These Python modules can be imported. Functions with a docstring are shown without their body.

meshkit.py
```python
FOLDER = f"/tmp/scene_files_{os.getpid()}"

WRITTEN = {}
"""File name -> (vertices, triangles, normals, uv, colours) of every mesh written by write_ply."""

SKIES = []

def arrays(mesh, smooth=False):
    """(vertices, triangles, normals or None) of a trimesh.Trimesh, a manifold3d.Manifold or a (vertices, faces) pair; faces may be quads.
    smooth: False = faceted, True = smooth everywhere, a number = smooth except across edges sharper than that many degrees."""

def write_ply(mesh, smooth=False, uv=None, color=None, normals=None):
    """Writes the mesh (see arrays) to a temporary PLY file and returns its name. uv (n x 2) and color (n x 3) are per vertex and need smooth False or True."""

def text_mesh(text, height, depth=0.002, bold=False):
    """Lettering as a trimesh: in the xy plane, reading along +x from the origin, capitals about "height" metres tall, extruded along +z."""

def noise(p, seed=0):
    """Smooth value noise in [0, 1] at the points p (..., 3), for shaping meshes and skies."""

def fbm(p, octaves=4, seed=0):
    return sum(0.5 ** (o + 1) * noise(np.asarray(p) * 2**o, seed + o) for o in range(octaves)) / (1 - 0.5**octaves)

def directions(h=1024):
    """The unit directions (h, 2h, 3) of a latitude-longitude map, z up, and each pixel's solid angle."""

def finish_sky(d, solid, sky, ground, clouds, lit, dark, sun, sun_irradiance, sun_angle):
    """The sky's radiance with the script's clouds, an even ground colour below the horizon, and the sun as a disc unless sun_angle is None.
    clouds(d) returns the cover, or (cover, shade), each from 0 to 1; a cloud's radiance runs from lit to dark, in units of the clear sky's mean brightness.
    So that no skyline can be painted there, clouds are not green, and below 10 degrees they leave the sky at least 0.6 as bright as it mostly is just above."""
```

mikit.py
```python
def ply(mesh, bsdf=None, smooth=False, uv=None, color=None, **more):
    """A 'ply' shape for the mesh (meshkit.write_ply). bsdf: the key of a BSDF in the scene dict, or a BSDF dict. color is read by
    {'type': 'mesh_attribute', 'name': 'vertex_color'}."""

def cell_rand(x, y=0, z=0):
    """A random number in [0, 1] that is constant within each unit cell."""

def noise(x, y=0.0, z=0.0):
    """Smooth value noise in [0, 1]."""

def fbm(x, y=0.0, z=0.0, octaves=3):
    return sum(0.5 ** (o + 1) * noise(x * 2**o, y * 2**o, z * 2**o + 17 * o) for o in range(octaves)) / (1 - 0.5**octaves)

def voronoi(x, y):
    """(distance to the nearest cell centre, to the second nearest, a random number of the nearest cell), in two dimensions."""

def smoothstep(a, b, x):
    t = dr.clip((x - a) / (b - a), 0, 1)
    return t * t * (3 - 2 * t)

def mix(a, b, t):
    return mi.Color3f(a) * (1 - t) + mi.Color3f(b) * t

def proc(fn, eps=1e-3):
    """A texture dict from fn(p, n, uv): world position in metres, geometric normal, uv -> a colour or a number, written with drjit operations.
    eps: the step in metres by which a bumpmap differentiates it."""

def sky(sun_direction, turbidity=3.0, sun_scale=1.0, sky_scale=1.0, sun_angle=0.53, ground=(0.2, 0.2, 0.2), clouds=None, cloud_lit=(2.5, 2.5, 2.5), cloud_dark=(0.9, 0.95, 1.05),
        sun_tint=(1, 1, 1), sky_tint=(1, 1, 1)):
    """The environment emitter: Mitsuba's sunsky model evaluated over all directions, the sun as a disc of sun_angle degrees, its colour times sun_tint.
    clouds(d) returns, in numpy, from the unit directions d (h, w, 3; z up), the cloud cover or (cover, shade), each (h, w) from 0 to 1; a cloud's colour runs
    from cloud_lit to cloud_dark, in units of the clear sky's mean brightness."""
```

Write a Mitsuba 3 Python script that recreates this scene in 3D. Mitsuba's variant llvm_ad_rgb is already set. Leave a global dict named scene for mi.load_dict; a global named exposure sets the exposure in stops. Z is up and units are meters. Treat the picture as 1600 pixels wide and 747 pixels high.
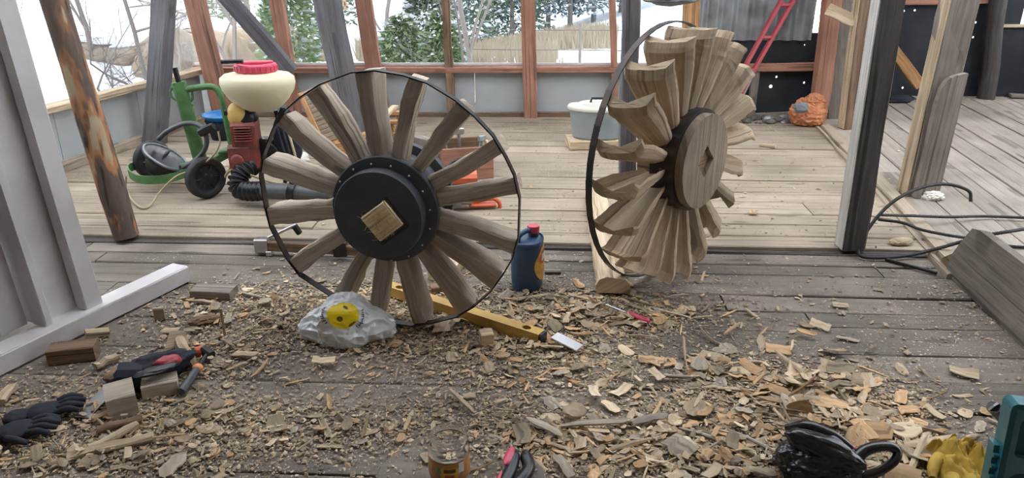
import math, random
import numpy as np
import drjit as dr
import mitsuba as mi
import trimesh, shapely
from shapely.geometry import Polygon, Point, box as sbox
import mikit, meshkit
from mikit import noise, fbm, cell_rand, smoothstep, mix, proc

T = mi.ScalarTransform4f
scene, labels = {}, {}
rnd = random.Random(7)
nrg = np.random.default_rng(7)

# ------------------------------------------------------------------ camera, sky, exposure
F, EYE, PITCH = 1171.0, 1.6, math.radians(21.8)
CP, SP = math.cos(PITCH), math.sin(PITCH)
scene['camera'] = {'type': 'perspective', 'fov': math.degrees(2 * math.atan(800 / F)), 'fov_axis': 'x',
                   'near_clip': 0.05, 'far_clip': 500.0,
                   'to_world': T().look_at(origin=[0, 0, EYE], target=[0, CP, EYE - SP], up=[0, 0, 1])}


def overcast(d):
    n = meshkit.fbm(d * np.array([2.2, 2.2, 4.0]), 4, 3)
    return np.ones(d.shape[:2]), np.clip((n - 0.35) * 1.2, 0, 1) * 0.6


scene['sky'] = mikit.sky((0.5, -0.6, 0.62), turbidity=4.0, sun_scale=0.0, sky_scale=1.0, clouds=overcast,
                         cloud_lit=(0.98, 1.03, 1.10), cloud_dark=(0.72, 0.77, 0.84), ground=(0.7, 0.7, 0.72))
exposure = 4.9

# ------------------------------------------------------------------ photograph's geometry: pixel -> world at a distance or height


def ray(px, py):
    v = (py - 373.5) / F
    return np.array([(px - 800) / F, CP - v * SP, -(SP + v * CP)])


def G(px, py, z=0.0):
    d = ray(px, py)
    return np.array([0, 0, EYE]) + d * ((z - EYE) / d[2])


def P(px, py, D):
    d = ray(px, py)
    return np.array([0, 0, EYE]) + d * (D / d[1])


V = lambda *a: np.array(a, float)
unit = lambda a: np.asarray(a, float) / (np.linalg.norm(a) + 1e-12)

# ------------------------------------------------------------------ mesh helpers


class M:
    def __init__(s, v=None, f=None, uv=None):
        s.v = np.zeros((0, 3)) if v is None else np.asarray(v, float)
        s.f = np.zeros((0, 3), int) if f is None else np.asarray(f, int)
        s.uv = np.zeros((len(s.v), 2)) if uv is None else np.asarray(uv, float)

    def add(s, *ms):
        for m in ms:
            s.f = np.vstack([s.f, m.f + len(s.v)])
            s.v = np.vstack([s.v, m.v])
            s.uv = np.vstack([s.uv, m.uv])
        return s

    def tr(s, R=None, t=(0, 0, 0)):
        v = s.v if R is None else s.v @ np.asarray(R).T
        return M(v + np.asarray(t), s.f, s.uv)


def cat(ms):
    ms = list(ms)
    n = np.cumsum([0] + [len(m.v) for m in ms])
    return M(np.vstack([m.v for m in ms]), np.vstack([m.f + o for m, o in zip(ms, n)]), np.vstack([m.uv for m in ms]))


def shift_uv():
    return 100.0 * rnd.randrange(40) + 50 + rnd.uniform(-15, 15)


def loft(rings, closed=True, caps=True, u0=None):
    """Skin through rings of equal length; uv in metres: along, around."""
    R = np.asarray(rings, float)
    if closed:
        R = np.concatenate([R, R[:, :1]], 1)
    m, n = R.shape[:2]
    u0 = shift_uv() if u0 is None else u0
    c = R.mean(1)
    u = np.concatenate([[0], np.cumsum(np.linalg.norm(np.diff(c, axis=0), axis=1))])
    seg = np.linalg.norm(np.diff(R, axis=1), axis=2).mean(0)
    w = np.concatenate([[0], np.cumsum(seg)])
    uv = np.stack(np.broadcast_arrays((u0 + u)[:, None], w[None]), -1).reshape(-1, 2)
    i, j = np.meshgrid(np.arange(m - 1), np.arange(n - 1), indexing='ij')
    a = (i * n + j).ravel()
    f = np.vstack([np.stack([a, a + 1, a + n + 1], 1), np.stack([a, a + n + 1, a + n], 1)])
    v = R.reshape(-1, 3)
    if caps:
        for k, flip in ((0, True), (m - 1, False)):
            ring = R[k, :-1] if closed else R[k]
            q = len(ring)
            b = len(v)
            ct = ring.mean(0)
            v = np.vstack([v, ring, ct[None]])
            e1 = unit(ring[0] - ct)
            nn = unit(np.cross(ring[0] - ct, ring[max(1, q // 4)] - ct))
            e2 = np.cross(nn, e1)
            loc = np.stack([u0 + u[k] + 0.02 * (ring - ct) @ e1, 0.3 * (ring - ct) @ e2], 1)
            uv = np.vstack([uv, loc, [[u0 + u[k], 0]]])
            idx = np.arange(q)
            t = np.stack([b + idx, b + (idx + 1) % q, np.full(q, b + q)], 1)
            f = np.vstack([f, t[:, ::-1] if flip else t])
    m_ = M(v, f, uv)
    # orient outward
    vol = np.einsum('ij,ij->i', v[f[:, 0]] - v.mean(0), np.cross(v[f[:, 1]] - v.mean(0), v[f[:, 2]] - v.mean(0))).sum()
    if vol < 0 and closed:
        m_.f = m_.f[:, ::-1]
    return m_


def section(w, d, c):
    """Chamfered rectangle, counterclockwise."""
    w, d = w / 2, d / 2
    c = min(c, w * 0.9, d * 0.9)
    return np.array([[-w + c, -d], [w - c, -d], [w, -d + c], [w, d - c], [w - c, d], [-w + c, d], [-w, d - c], [-w, -d + c]])


def beam(p0, p1, w, d, face=None, ch=0.006, seg=1, wob=0.0, taper=1.0, seed=0, bow=None):
    """A sawn timber from p0 to p1: w across, d in depth, d's direction is 'face' (made square to the axis)."""
    p0, p1 = np.asarray(p0, float), np.asarray(p1, float)
    a = unit(p1 - p0)
    if face is None:
        face = (0, -1, 0) if abs(a[2]) > 0.7 else (0, 0, 1)
    dv = unit(np.asarray(face, float) - a * np.dot(a, face))
    s = np.cross(a, dv)
    sec = section(w, d, ch)
    rg = np.random.default_rng(seed + 11)
    rings = []
    for k in range(seg + 1):
        t = k / seg
        q = sec * (1 + (taper - 1) * t)
        if wob:
            q = q + rg.normal(0, wob, q.shape)
        c = p0 + (p1 - p0) * t
        if wob:
            c = c + s * rg.normal(0, wob) + dv * rg.normal(0, wob)
        if bow is not None:
            c = c + np.asarray(bow) * math.sin(math.pi * t)
        rings.append(c + q[:, :1] * s + q[:, 1:] * dv)
    return loft(rings)


def frames(pts):
    pts = np.asarray(pts, float)
    t = np.gradient(pts, axis=0)
    t /= np.linalg.norm(t, axis=1, keepdims=True) + 1e-12
    a = np.cross(t[0], [0, 0, 1.0] if abs(t[0][2]) < 0.9 else [1.0, 0, 0])
    a = unit(a)
    A = []
    for k in range(len(pts)):
        a = unit(a - t[k] * np.dot(a, t[k]))
        A.append(a)
    A = np.array(A)
    return t, A, np.cross(t, A)


def spline(pts, n=8):
    p = np.asarray(pts, float)
    p = np.vstack([2 * p[0] - p[1], p, 2 * p[-1] - p[-2]])
    out = []
    for i in range(1, len(p) - 2):
        for t in np.arange(n) / n:
            out.append(0.5 * (2 * p[i] + (p[i + 1] - p[i - 1]) * t + (2 * p[i - 1] - 5 * p[i] + 4 * p[i + 1] - p[i + 2]) * t * t + (3 * p[i] - p[i - 1] - 3 * p[i + 1] + p[i + 2]) * t ** 3))
    return np.array(out + [p[-2]])


def tube(pts, r, n=10, smooth=0, caps=True):
    pts = spline(pts, smooth) if smooth else np.asarray(pts, float)
    r = np.broadcast_to(np.asarray(r, float), (len(pts),)) if np.ndim(r) == 0 or len(r) == len(pts) else np.interp(np.linspace(0, 1, len(pts)), np.linspace(0, 1, len(r)), r)
    _, A, B = frames(pts)
    th = np.arange(n) * 2 * np.pi / n
    return loft(pts[:, None] + r[:, None, None] * (np.cos(th)[None, :, None] * A[:, None] + np.sin(th)[None, :, None] * B[:, None]), caps=caps)


def basis(z, up=(0, 0, 1)):
    """Columns x, y, z with z given and y as near up as may be."""
    z = unit(z)
    up = np.asarray(up, float)
    if abs(np.dot(z, up)) > 0.98:
        up = V(0, 1, 0) if abs(z[1]) < 0.9 else V(1, 0, 0)
    y = unit(up - z * np.dot(z, up))
    return np.stack([np.cross(y, z), y, z], 1)


def lathe(prof, n=32, R=None, t=(0, 0, 0), sx=1, sy=1, caps=True):
    """Profile of (radius, z); a repeated point makes a hard edge."""
    th = np.arange(n) * 2 * np.pi / n
    rings = [np.stack([r * np.cos(th) * sx, r * np.sin(th) * sy, np.full(n, z)], 1) for r, z in prof]
    return loft(rings, caps=caps).tr(R, t)


def prism(poly, h, R=None, t=(0, 0, 0)):
    """Extruded outline (x, y), 0..h along z; uv in metres along x."""
    m = trimesh.creation.extrude_polygon(poly if hasattr(poly, 'exterior') else Polygon(poly), h, engine='earcut')
    v = np.array(m.vertices)[np.array(m.faces).ravel()]
    f = np.arange(len(v)).reshape(-1, 3)
    uv = np.stack([shift_uv() + v[:, 0], v[:, 1] + v[:, 2]], 1)
    return M(v, f, uv).tr(R, t)


def blob(r, R=None, t=(0, 0, 0), amp=0.15, freq=3.0, seed=0, sub=4, flat=None, crease=0.0):
    m = trimesh.creation.icosphere(sub)
    v = np.array(m.vertices)
    q = meshkit.fbm(v * freq + seed * 7.3, 4, seed) - 0.5
    k = 1 + amp * 2 * q
    if crease:
        k = k + crease * (np.abs(meshkit.fbm(v * freq * 1.7 + 3 + seed, 3, seed + 5) - 0.5) * 4 - 0.5)
    v = v * k[:, None] * np.asarray(r)
    if flat is not None:
        v[:, 2] = np.maximum(v[:, 2], flat)
    uv = np.stack([shift_uv() + v[:, 0], v[:, 1]], 1)
    return M(v, np.array(m.faces), uv).tr(R, t)


def boxm(c, s, R=None, ch=0.004):
    """Chamfered box, centre c, full sizes s."""
    x, y, z = s
    sec = section(y, z, ch)
    rings = [np.stack([np.full(8, k), sec[:, 0] * q, sec[:, 1] * q], 1) for k, q in ((-x / 2, 0.97), (-x / 2 + min(ch, x / 3), 1), (x / 2 - min(ch, x / 3), 1), (x / 2, 0.97))]
    m = loft(rings)
    return m.tr(R, c)


def rotz(a):
    c, s = math.cos(a), math.sin(a)
    return np.array([[c, -s, 0], [s, c, 0], [0, 0, 1.0]])


def rotx(a):
    c, s = math.cos(a), math.sin(a)
    return np.array([[1.0, 0, 0], [0, c, -s], [0, s, c]])


def roty(a):
    c, s = math.cos(a), math.sin(a)
    return np.array([[c, 0, s], [0, 1.0, 0], [-s, 0, c]])


# ------------------------------------------------------------------ scene entries
used = {}


def numbered(key):
    k = used.get(key)
    used[key] = 0 if k is None else k + 1
    return key if k is None else f'{key}_{k + 1:03d}'


def put(name, mesh, mat, parent=None, smooth=False):
    key = numbered((parent + '__' if parent else '') + name)
    scene[key] = mikit.ply((mesh.v, mesh.f), 'material_' + mat, smooth=smooth, uv=mesh.uv)
    return key


def thing(name, label, cat, group=None):
    key = numbered(name)
    labels[key] = {'label': label, 'category': cat}
    if group:
        labels[key]['group'] = group
    return key


def solo(name, mesh, mat, label, cat, group=None, smooth=False, kind=None):
    key = put(name, mesh, mat, None, smooth)
    labels[key] = {'label': label, 'category': cat}
    if group:
        labels[key]['group'] = group
    if kind:
        labels[key]['kind'] = kind
    return key


def struct(name, label=None):
    key = numbered(name)
    labels[key] = {'kind': 'structure', 'category': name.split('_')[0]}
    labels[key]['label'] = label or name.replace('_', ' ')
    return key


# ------------------------------------------------------------------ materials


def principled(color, rough=0.6, metal=0.0, spec=0.4, **k):
    c = color if isinstance(color, dict) else {'type': 'rgb', 'value': list(color)}
    return {'type': 'twosided', 'bsdf': {'type': 'principled', 'base_color': c, 'roughness': rough, 'metallic': metal, 'specular': spec, **k}}


def wood(c0, c1, tone=0.35, stain=(0.75, 1.5), rough=0.75, streak=50.0, spec=0.25, crack=0.45, specks=0.0, grain_f=330.0):
    """Sawn wood from uv = (metres along + 100 per piece, metres across)."""
    def fn(p, n, uv):
        k = dr.floor(uv.x / 100)
        u = uv.x - 100 * k
        v = uv.y + k * 0.37
        kr = cell_rand(k, 3)
        wv = v + 0.012 * noise(u * 2.5 + k * 5, v * 6)
        g = fbm(u * 1.6 + k * 3.7, wv * streak, 0.0, 3)
        f = noise(u * 12, v * grain_f)
        t = dr.clip(0.62 * g + 0.38 * f, 0, 1)
        c = mix(c1, c0, smoothstep(0.25, 0.75, t))
        c *= (1 - tone / 2) + tone * kr
        c *= 1 - crack * smoothstep(0.76, 0.9, noise(u * 1.1 + k * 1.3, v * 85))
        st = fbm(p.x * 3.1, p.y * 3.1, p.z * 3.1 + 5, 3)
        c *= stain[0] + (stain[1] - stain[0]) * st
        kn = noise(u * 3.3 + k * 9, v * 14 + 3)
        c *= 1 - 0.35 * smoothstep(0.86, 0.93, kn)
        if specks:
            s = noise(p.x * 140, p.y * 140, p.z * 140)
            s2 = fbm(p.x * 1.3, p.y * 1.3, 0.0, 2)
            c = mix(c, mi.Color3f(0.62, 0.52, 0.38), specks * smoothstep(0.80, 0.87, s) * smoothstep(0.2, 0.6, s2))
        return c
    return principled(proc(fn), rough, spec=spec)


def dirty(color, color2=None, rough=0.5, metal=0.0, spec=0.4, f=6.0, amt=0.6, **k):
    c2 = color2 or tuple(0.55 * x for x in color)
    def fn(p, n, uv):
        t = fbm(p.x * f, p.y * f, p.z * f, 4)
        return mix(color, c2, amt * smoothstep(0.35, 0.75, t))
    return principled(proc(fn), rough, metal, spec, **k)


def bark():
    """Peeling log: grey brown bark plates over orange inner bark and pale bare wood, in world space."""
    def fn(p, n, uv):
        a = fbm(p.x * 14 + p.y * 9, p.y * 14, p.z * 3.2, 4)
        b = fbm(p.x * 40, p.y * 40, p.z * 11 + 4, 3)
        c = mix(mi.Color3f(0.17, 0.125, 0.10), mi.Color3f(0.09, 0.07, 0.062), b)
        c = mix(c, mi.Color3f(0.40, 0.19, 0.09), smoothstep(0.50, 0.62, a + 0.25 * (b - 0.5)) * smoothstep(1.9, 0.5, p.z + 1.2 * (b - 0.5)))
        c = mix(c, mi.Color3f(0.42, 0.33, 0.22), smoothstep(0.64, 0.72, a))
        return c * (1 - 0.5 * smoothstep(0.7, 0.8, noise(p.x * 50, p.y * 50, p.z * 7)))
    return principled(proc(fn), 0.8, spec=0.2)


MATS = {
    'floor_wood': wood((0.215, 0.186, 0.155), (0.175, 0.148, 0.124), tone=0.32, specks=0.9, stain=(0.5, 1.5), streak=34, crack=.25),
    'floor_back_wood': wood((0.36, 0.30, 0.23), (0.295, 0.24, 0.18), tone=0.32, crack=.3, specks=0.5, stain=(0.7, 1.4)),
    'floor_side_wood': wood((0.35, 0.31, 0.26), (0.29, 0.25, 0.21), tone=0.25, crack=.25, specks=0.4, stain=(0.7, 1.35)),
    'grey_wood': wood((0.27, 0.235, 0.2), (0.19, 0.16, 0.135)),
    'spoke_wood': wood((0.46, 0.395, 0.315), (0.34, 0.28, 0.215), tone=0.3),
    'pale_wood': wood((0.55, 0.44, 0.31), (0.37, 0.28, 0.18), tone=0.3),
    'blade_wood': wood((0.44, 0.345, 0.24), (0.33, 0.245, 0.165), tone=0.35, stain=(0.7, 1.4)),
    'red_wood': wood((0.36, 0.185, 0.13), (0.26, 0.13, 0.09), tone=0.3),
    'brown_wood': wood((0.25, 0.165, 0.105), (0.14, 0.09, 0.06)),
    'dark_wood': wood((0.095, 0.085, 0.08), (0.06, 0.054, 0.052), tone=0.25),
    'orange_wood': wood((0.52, 0.3, 0.14), (0.36, 0.18, 0.08)),
    'chip_wood': wood((0.52, 0.42, 0.29), (0.37, 0.28, 0.18), tone=0.9, stain=(0.75, 1.3)),
    'white_paint': dirty((0.60, 0.575, 0.57), (0.42, 0.39, 0.38), 0.45, f=4.0, amt=0.5),
    'wall_panel': dirty((0.42, 0.45, 0.46), (0.34, 0.365, 0.37), 0.5, f=2.0, amt=0.6),
    'black_iron': dirty((0.035, 0.037, 0.042), (0.09, 0.06, 0.045), 0.4, 0.6, f=14.0, amt=0.7),
    'black_hub': dirty((0.062, 0.074, 0.088), (0.10, 0.10, 0.105), 0.6, f=9.0, amt=0.7),
    'rubber': dirty((0.02, 0.02, 0.022), (0.05, 0.047, 0.042), 0.55, f=12.0),
    'steel': dirty((0.55, 0.55, 0.55), (0.3, 0.27, 0.24), 0.3, 0.9, f=10.0, amt=0.5),
    'green_paint': dirty((0.105, 0.235, 0.09), (0.06, 0.13, 0.05), 0.4, f=14.0, amt=0.7),
    'red_paint': dirty((0.42, 0.055, 0.07), (0.26, 0.05, 0.05), 0.4, f=12.0, amt=0.6),
    'red_plastic': principled((0.58, 0.07, 0.12), 0.3),
    'engine_red': dirty((0.27, 0.06, 0.05), (0.12, 0.05, 0.04), 0.5, f=16.0, amt=0.8),
    'cream_plastic': dirty((0.72, 0.66, 0.46), (0.64, 0.56, 0.36), 0.4, f=7.0, amt=0.5),
    'yellow_plastic': dirty((0.68, 0.47, 0.16), (0.5, 0.33, 0.1), 0.4, f=8.0, amt=0.5),
    'blue_plastic': dirty((0.035, 0.075, 0.15), (0.025, 0.05, 0.11), 0.38, f=9.0, amt=0.5),
    'bright_blue': principled((0.03, 0.2, 0.5), 0.4),
    'dark_cloth': dirty((0.018, 0.022, 0.032), (0.04, 0.04, 0.05), 0.8, f=20.0, amt=0.7),
    'black_gloss': principled((0.006, 0.006, 0.008), 0.18, spec=0.6, clearcoat=0.6),
    'black_plastic': dirty((0.014, 0.015, 0.018), (0.03, 0.03, 0.032), 0.3, f=15.0, amt=0.6),
    'grey_hose': dirty((0.10, 0.105, 0.11), (0.06, 0.06, 0.065), 0.4, f=15.0),
    'tan_cable': principled((0.42, 0.34, 0.22), 0.5),
    'orange_paint': dirty((0.62, 0.13, 0.05), (0.5, 0.12, 0.06), 0.4, f=14.0, amt=0.5),
    'orange_bag': dirty((0.55, 0.22, 0.10), (0.38, 0.14, 0.07), 0.5, f=14.0, amt=0.6),
    'white_bag': principled((0.74, 0.78, 0.80), 0.22, spec=0.7),
    'grey_tub': dirty((0.30, 0.34, 0.35), (0.2, 0.23, 0.24), 0.4, f=8.0),
    'yellow_print': principled((0.80, 0.60, 0.01), 0.35),
    'brown_print': principled((0.16, 0.085, 0.02), 0.5),
    'ink': principled((0.10, 0.10, 0.13), 0.5),
    'level_yellow': dirty((0.62, 0.39, 0.10), (0.42, 0.25, 0.08), 0.45, f=9.0, amt=0.6),
    'teal_plastic': dirty((0.02, 0.13, 0.16), (0.015, 0.09, 0.11), 0.35, f=10.0, amt=0.5),
    'teal_light': dirty((0.15, 0.34, 0.40), (0.10, 0.25, 0.30), 0.35, f=10.0, amt=0.5),
    'leather': dirty((0.52, 0.34, 0.05), (0.30, 0.19, 0.03), 0.7, f=16.0, amt=0.8),
    'label_orange': dirty((0.48, 0.23, 0.09), (0.36, 0.15, 0.05), 0.45, f=25.0, amt=0.8),
    'label_gold': dirty((0.75, 0.46, 0.08), (0.5, 0.24, 0.03), 0.45, f=40.0, amt=0.8),
    'label_red': principled((0.55, 0.10, 0.05), 0.45),
    'label_white': principled((0.7, 0.68, 0.6), 0.45),
    'tar_sheet': dirty((0.016, 0.019, 0.026), (0.035, 0.038, 0.045), 0.65, f=3.0, amt=0.8),
    'zinc': dirty((0.34, 0.37, 0.38), (0.16, 0.17, 0.18), 0.45, 0.5, f=5.0, amt=0.9),
    'log_bark': bark(),
    'rubble': dirty((0.10, 0.085, 0.075), (0.22, 0.2, 0.18), 0.8, f=30.0, amt=0.8),
    'grey_cloth': dirty((0.20, 0.205, 0.215), (0.13, 0.13, 0.14), 0.85, f=7.0),
    'snow': dirty((0.70, 0.72, 0.75), (0.58, 0.61, 0.66), 0.8, spec=0.1, f=0.25, amt=0.7),
    'reed': principled((0.46, 0.39, 0.29), 0.8, spec=0.1),
    'straw': wood((0.84, 0.70, 0.47), (0.60, 0.46, 0.27), tone=0.3),
    'hazed_wood': wood((0.155, 0.15, 0.16), (0.105, 0.10, 0.108), tone=0.2),  # dark wood lightened and blued to mimic haze in front of the windows
    'tan_wood': wood((0.52, 0.35, 0.20), (0.38, 0.235, 0.12), tone=0.6),
    'hub_wood': wood((0.29, 0.225, 0.165), (0.20, 0.155, 0.115), tone=0.15),
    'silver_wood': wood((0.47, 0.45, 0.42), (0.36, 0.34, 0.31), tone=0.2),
    'bare_bark': principled((0.24, 0.21, 0.19), 0.9, spec=0.1),
    'pale_bark': principled((0.34, 0.30, 0.26), 0.9, spec=0.1),
    'needle': {'type': 'twosided', 'bsdf': {'type': 'diffuse', 'reflectance': {'type': 'rgb', 'value': [0.16, 0.205, 0.14]}}},
    'needle_blue': {'type': 'twosided', 'bsdf': {'type': 'diffuse', 'reflectance': {'type': 'rgb', 'value': [0.15, 0.195, 0.205]}}},
    'leaf_green': {'type': 'twosided', 'bsdf': {'type': 'diffuse', 'reflectance': {'type': 'rgb', 'value': [0.25, 0.32, 0.17]}}},
    'dry_hill': dirty((0.36, 0.29, 0.21), (0.24, 0.2, 0.16), 0.9, spec=0.05, f=1.2, amt=0.8),
    'house_wall': principled((0.55, 0.33, 0.19), 0.8),
    'window_glass': {'type': 'thindielectric', 'int_ior': 1.25, 'specular_transmittance': {'type': 'rgb', 'value': [0.60, 0.62, 0.63]}},
    'clear_glass': {'type': 'dielectric', 'int_ior': 1.45},
    'skin_orange': principled((0.75, 0.30, 0.12), 0.4),
    'silver': principled((0.78, 0.79, 0.82), 0.3, 0.6),
}
scene.update({'material_' + k: v for k, v in MATS.items()})

# ------------------------------------------------------------------ the setting: floor
STEP = lambda x: 3.87 - 0.049 * x          # where the back floor's front edge runs
UD = unit((0.9988, -0.049, 0))             # along the boards
RD = unit((0.16, 0.987, 0))                # along the boards of the side floor
KERB0 = V(2.31, 3.58, 0)
kerb_x = lambda y: 2.31 + (y - 3.58) * 0.166
struct('floor', 'weathered plank floor of the shed')


def board(x0, x1, ymid, wid, z, th, name, mat, slope=-0.049, ends=(0, 0)):
    """One floor board lying along x: bevelled, slightly bowed and at a height of its own."""
    zz = z + rnd.uniform(-0.004, 0.003)
    p0 = V(x0, ymid + slope * x0, zz - th / 2)
    p1 = V(x1, ymid + slope * x1, zz - th / 2 + rnd.uniform(-0.003, 0.003))
    m = beam(p0, p1, wid, th, face=(0, 0, 1), ch=0.005, seg=4, wob=0.0013, seed=rnd.randrange(9999))
    return put(name, m, mat, 'floor')


# front floor, left of the crooked joint: (y at x = 0) of the seams
seams_a = [3.86, 3.70, 3.57, 3.33, 3.16, 2.97, 2.70, 2.47, 2.20, 1.93, 1.64, 1.36, 1.05, 0.75, 0.45, 0.15, -0.15, -0.45, -0.75, -1.1, -1.45, -1.8]
JOINT = lambda y: {3.78: .9, 3.635: 1.9, 3.45: .55, 3.245: 1.0}.get(round(y, 3), 1.315 + .03 * math.sin(y * 23))
for a, b in zip(seams_a, seams_a[1:]):
    j = rnd.uniform(-2.9, -1.3)
    jr = JOINT((a + b) / 2)
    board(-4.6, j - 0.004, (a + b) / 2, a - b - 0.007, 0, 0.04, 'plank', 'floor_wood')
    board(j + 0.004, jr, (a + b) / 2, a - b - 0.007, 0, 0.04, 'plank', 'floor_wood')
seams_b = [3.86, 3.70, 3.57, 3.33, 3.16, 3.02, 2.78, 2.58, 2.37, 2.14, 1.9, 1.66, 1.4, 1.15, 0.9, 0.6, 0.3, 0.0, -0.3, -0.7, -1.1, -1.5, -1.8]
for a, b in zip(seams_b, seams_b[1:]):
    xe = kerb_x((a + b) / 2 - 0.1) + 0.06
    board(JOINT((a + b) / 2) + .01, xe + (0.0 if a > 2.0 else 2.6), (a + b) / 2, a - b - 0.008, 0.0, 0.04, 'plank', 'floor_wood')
# back floor, a few centimetres higher
y = 3.875
rows = [.16, .2, .18, .24, .2, .26, .17, .23, .28, .2, .17, .25, .19, .22, .24, .2, .18]
k = 0
while y < 7.15:
    w_ = rows[k % len(rows)]
    xs = [-4.4, rnd.uniform(-2.6, -0.3), kerb_x(y + w_ / 2) - 0.01]
    if rnd.random() < 0.35:
        xs.insert(2, rnd.uniform(0.6, 2.0))
    for a, b in zip(xs, xs[1:]):
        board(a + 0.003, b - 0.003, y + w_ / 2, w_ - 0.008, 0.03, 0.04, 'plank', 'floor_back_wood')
    y += w_
    k += 1
# the edge beam of the back floor and the kerb beside the side floor
m = beam(V(-4.4, STEP(-4.4) - 0.012, -0.02), V(2.28, STEP(2.28) - 0.012, -0.02), 0.05, 0.06, face=(0, 0, 1), ch=0.006, seg=8, wob=0.003)
put('edge_beam', m, 'dark_wood', 'floor')
m = beam(V(kerb_x(3.3), 3.3, 0.01), V(kerb_x(8.0), 8.0, 0.02), 0.10, 0.08, face=(0, 0, 1), ch=0.008, seg=10, wob=0.004)
put('kerb_beam', m, 'floor_back_wood', 'floor')
m = beam(V(kerb_x(3.45) - 0.075, 3.45, 0.012), V(kerb_x(7.0) - 0.075, 7.0, 0.025), 0.035, 0.045, face=(0, 0, 1), ch=0.006, seg=10, wob=0.004)
put('kerb_strip', m, 'floor_back_wood', 'floor')
# side floor, boards running away from the camera
off = 0.05
for i in range(26):
    w_ = rnd.uniform(0.17, 0.23)
    base = V(kerb_x(3.58), 3.58, 0) + V(RD[1], -RD[0], 0) * (off + w_ / 2)
    off += w_
    lo, hi = -1.6 + rnd.uniform(-.02, .02), 4.65 + 0.03 * i
    cuts = [lo, hi] if rnd.random() < 0.5 else [lo, rnd.uniform(0.4, 3.2), hi]
    for a, b in zip(cuts, cuts[1:]):
        zz = 0.028 + rnd.uniform(-.004, .003)
        m = beam(base + RD * (a + .003) + V(0, 0, zz - .02), base + RD * (b - .003) + V(0, 0, zz - .02), w_ - 0.009, 0.04, face=(0, 0, 1), ch=0.005, seg=4, wob=0.0015, seed=i)
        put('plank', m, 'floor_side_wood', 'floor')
put('subfloor', boxm((1.2, 3.0, -0.12), (12.4, 10.4, 0.12)), 'dark_wood', 'floor')

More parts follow.
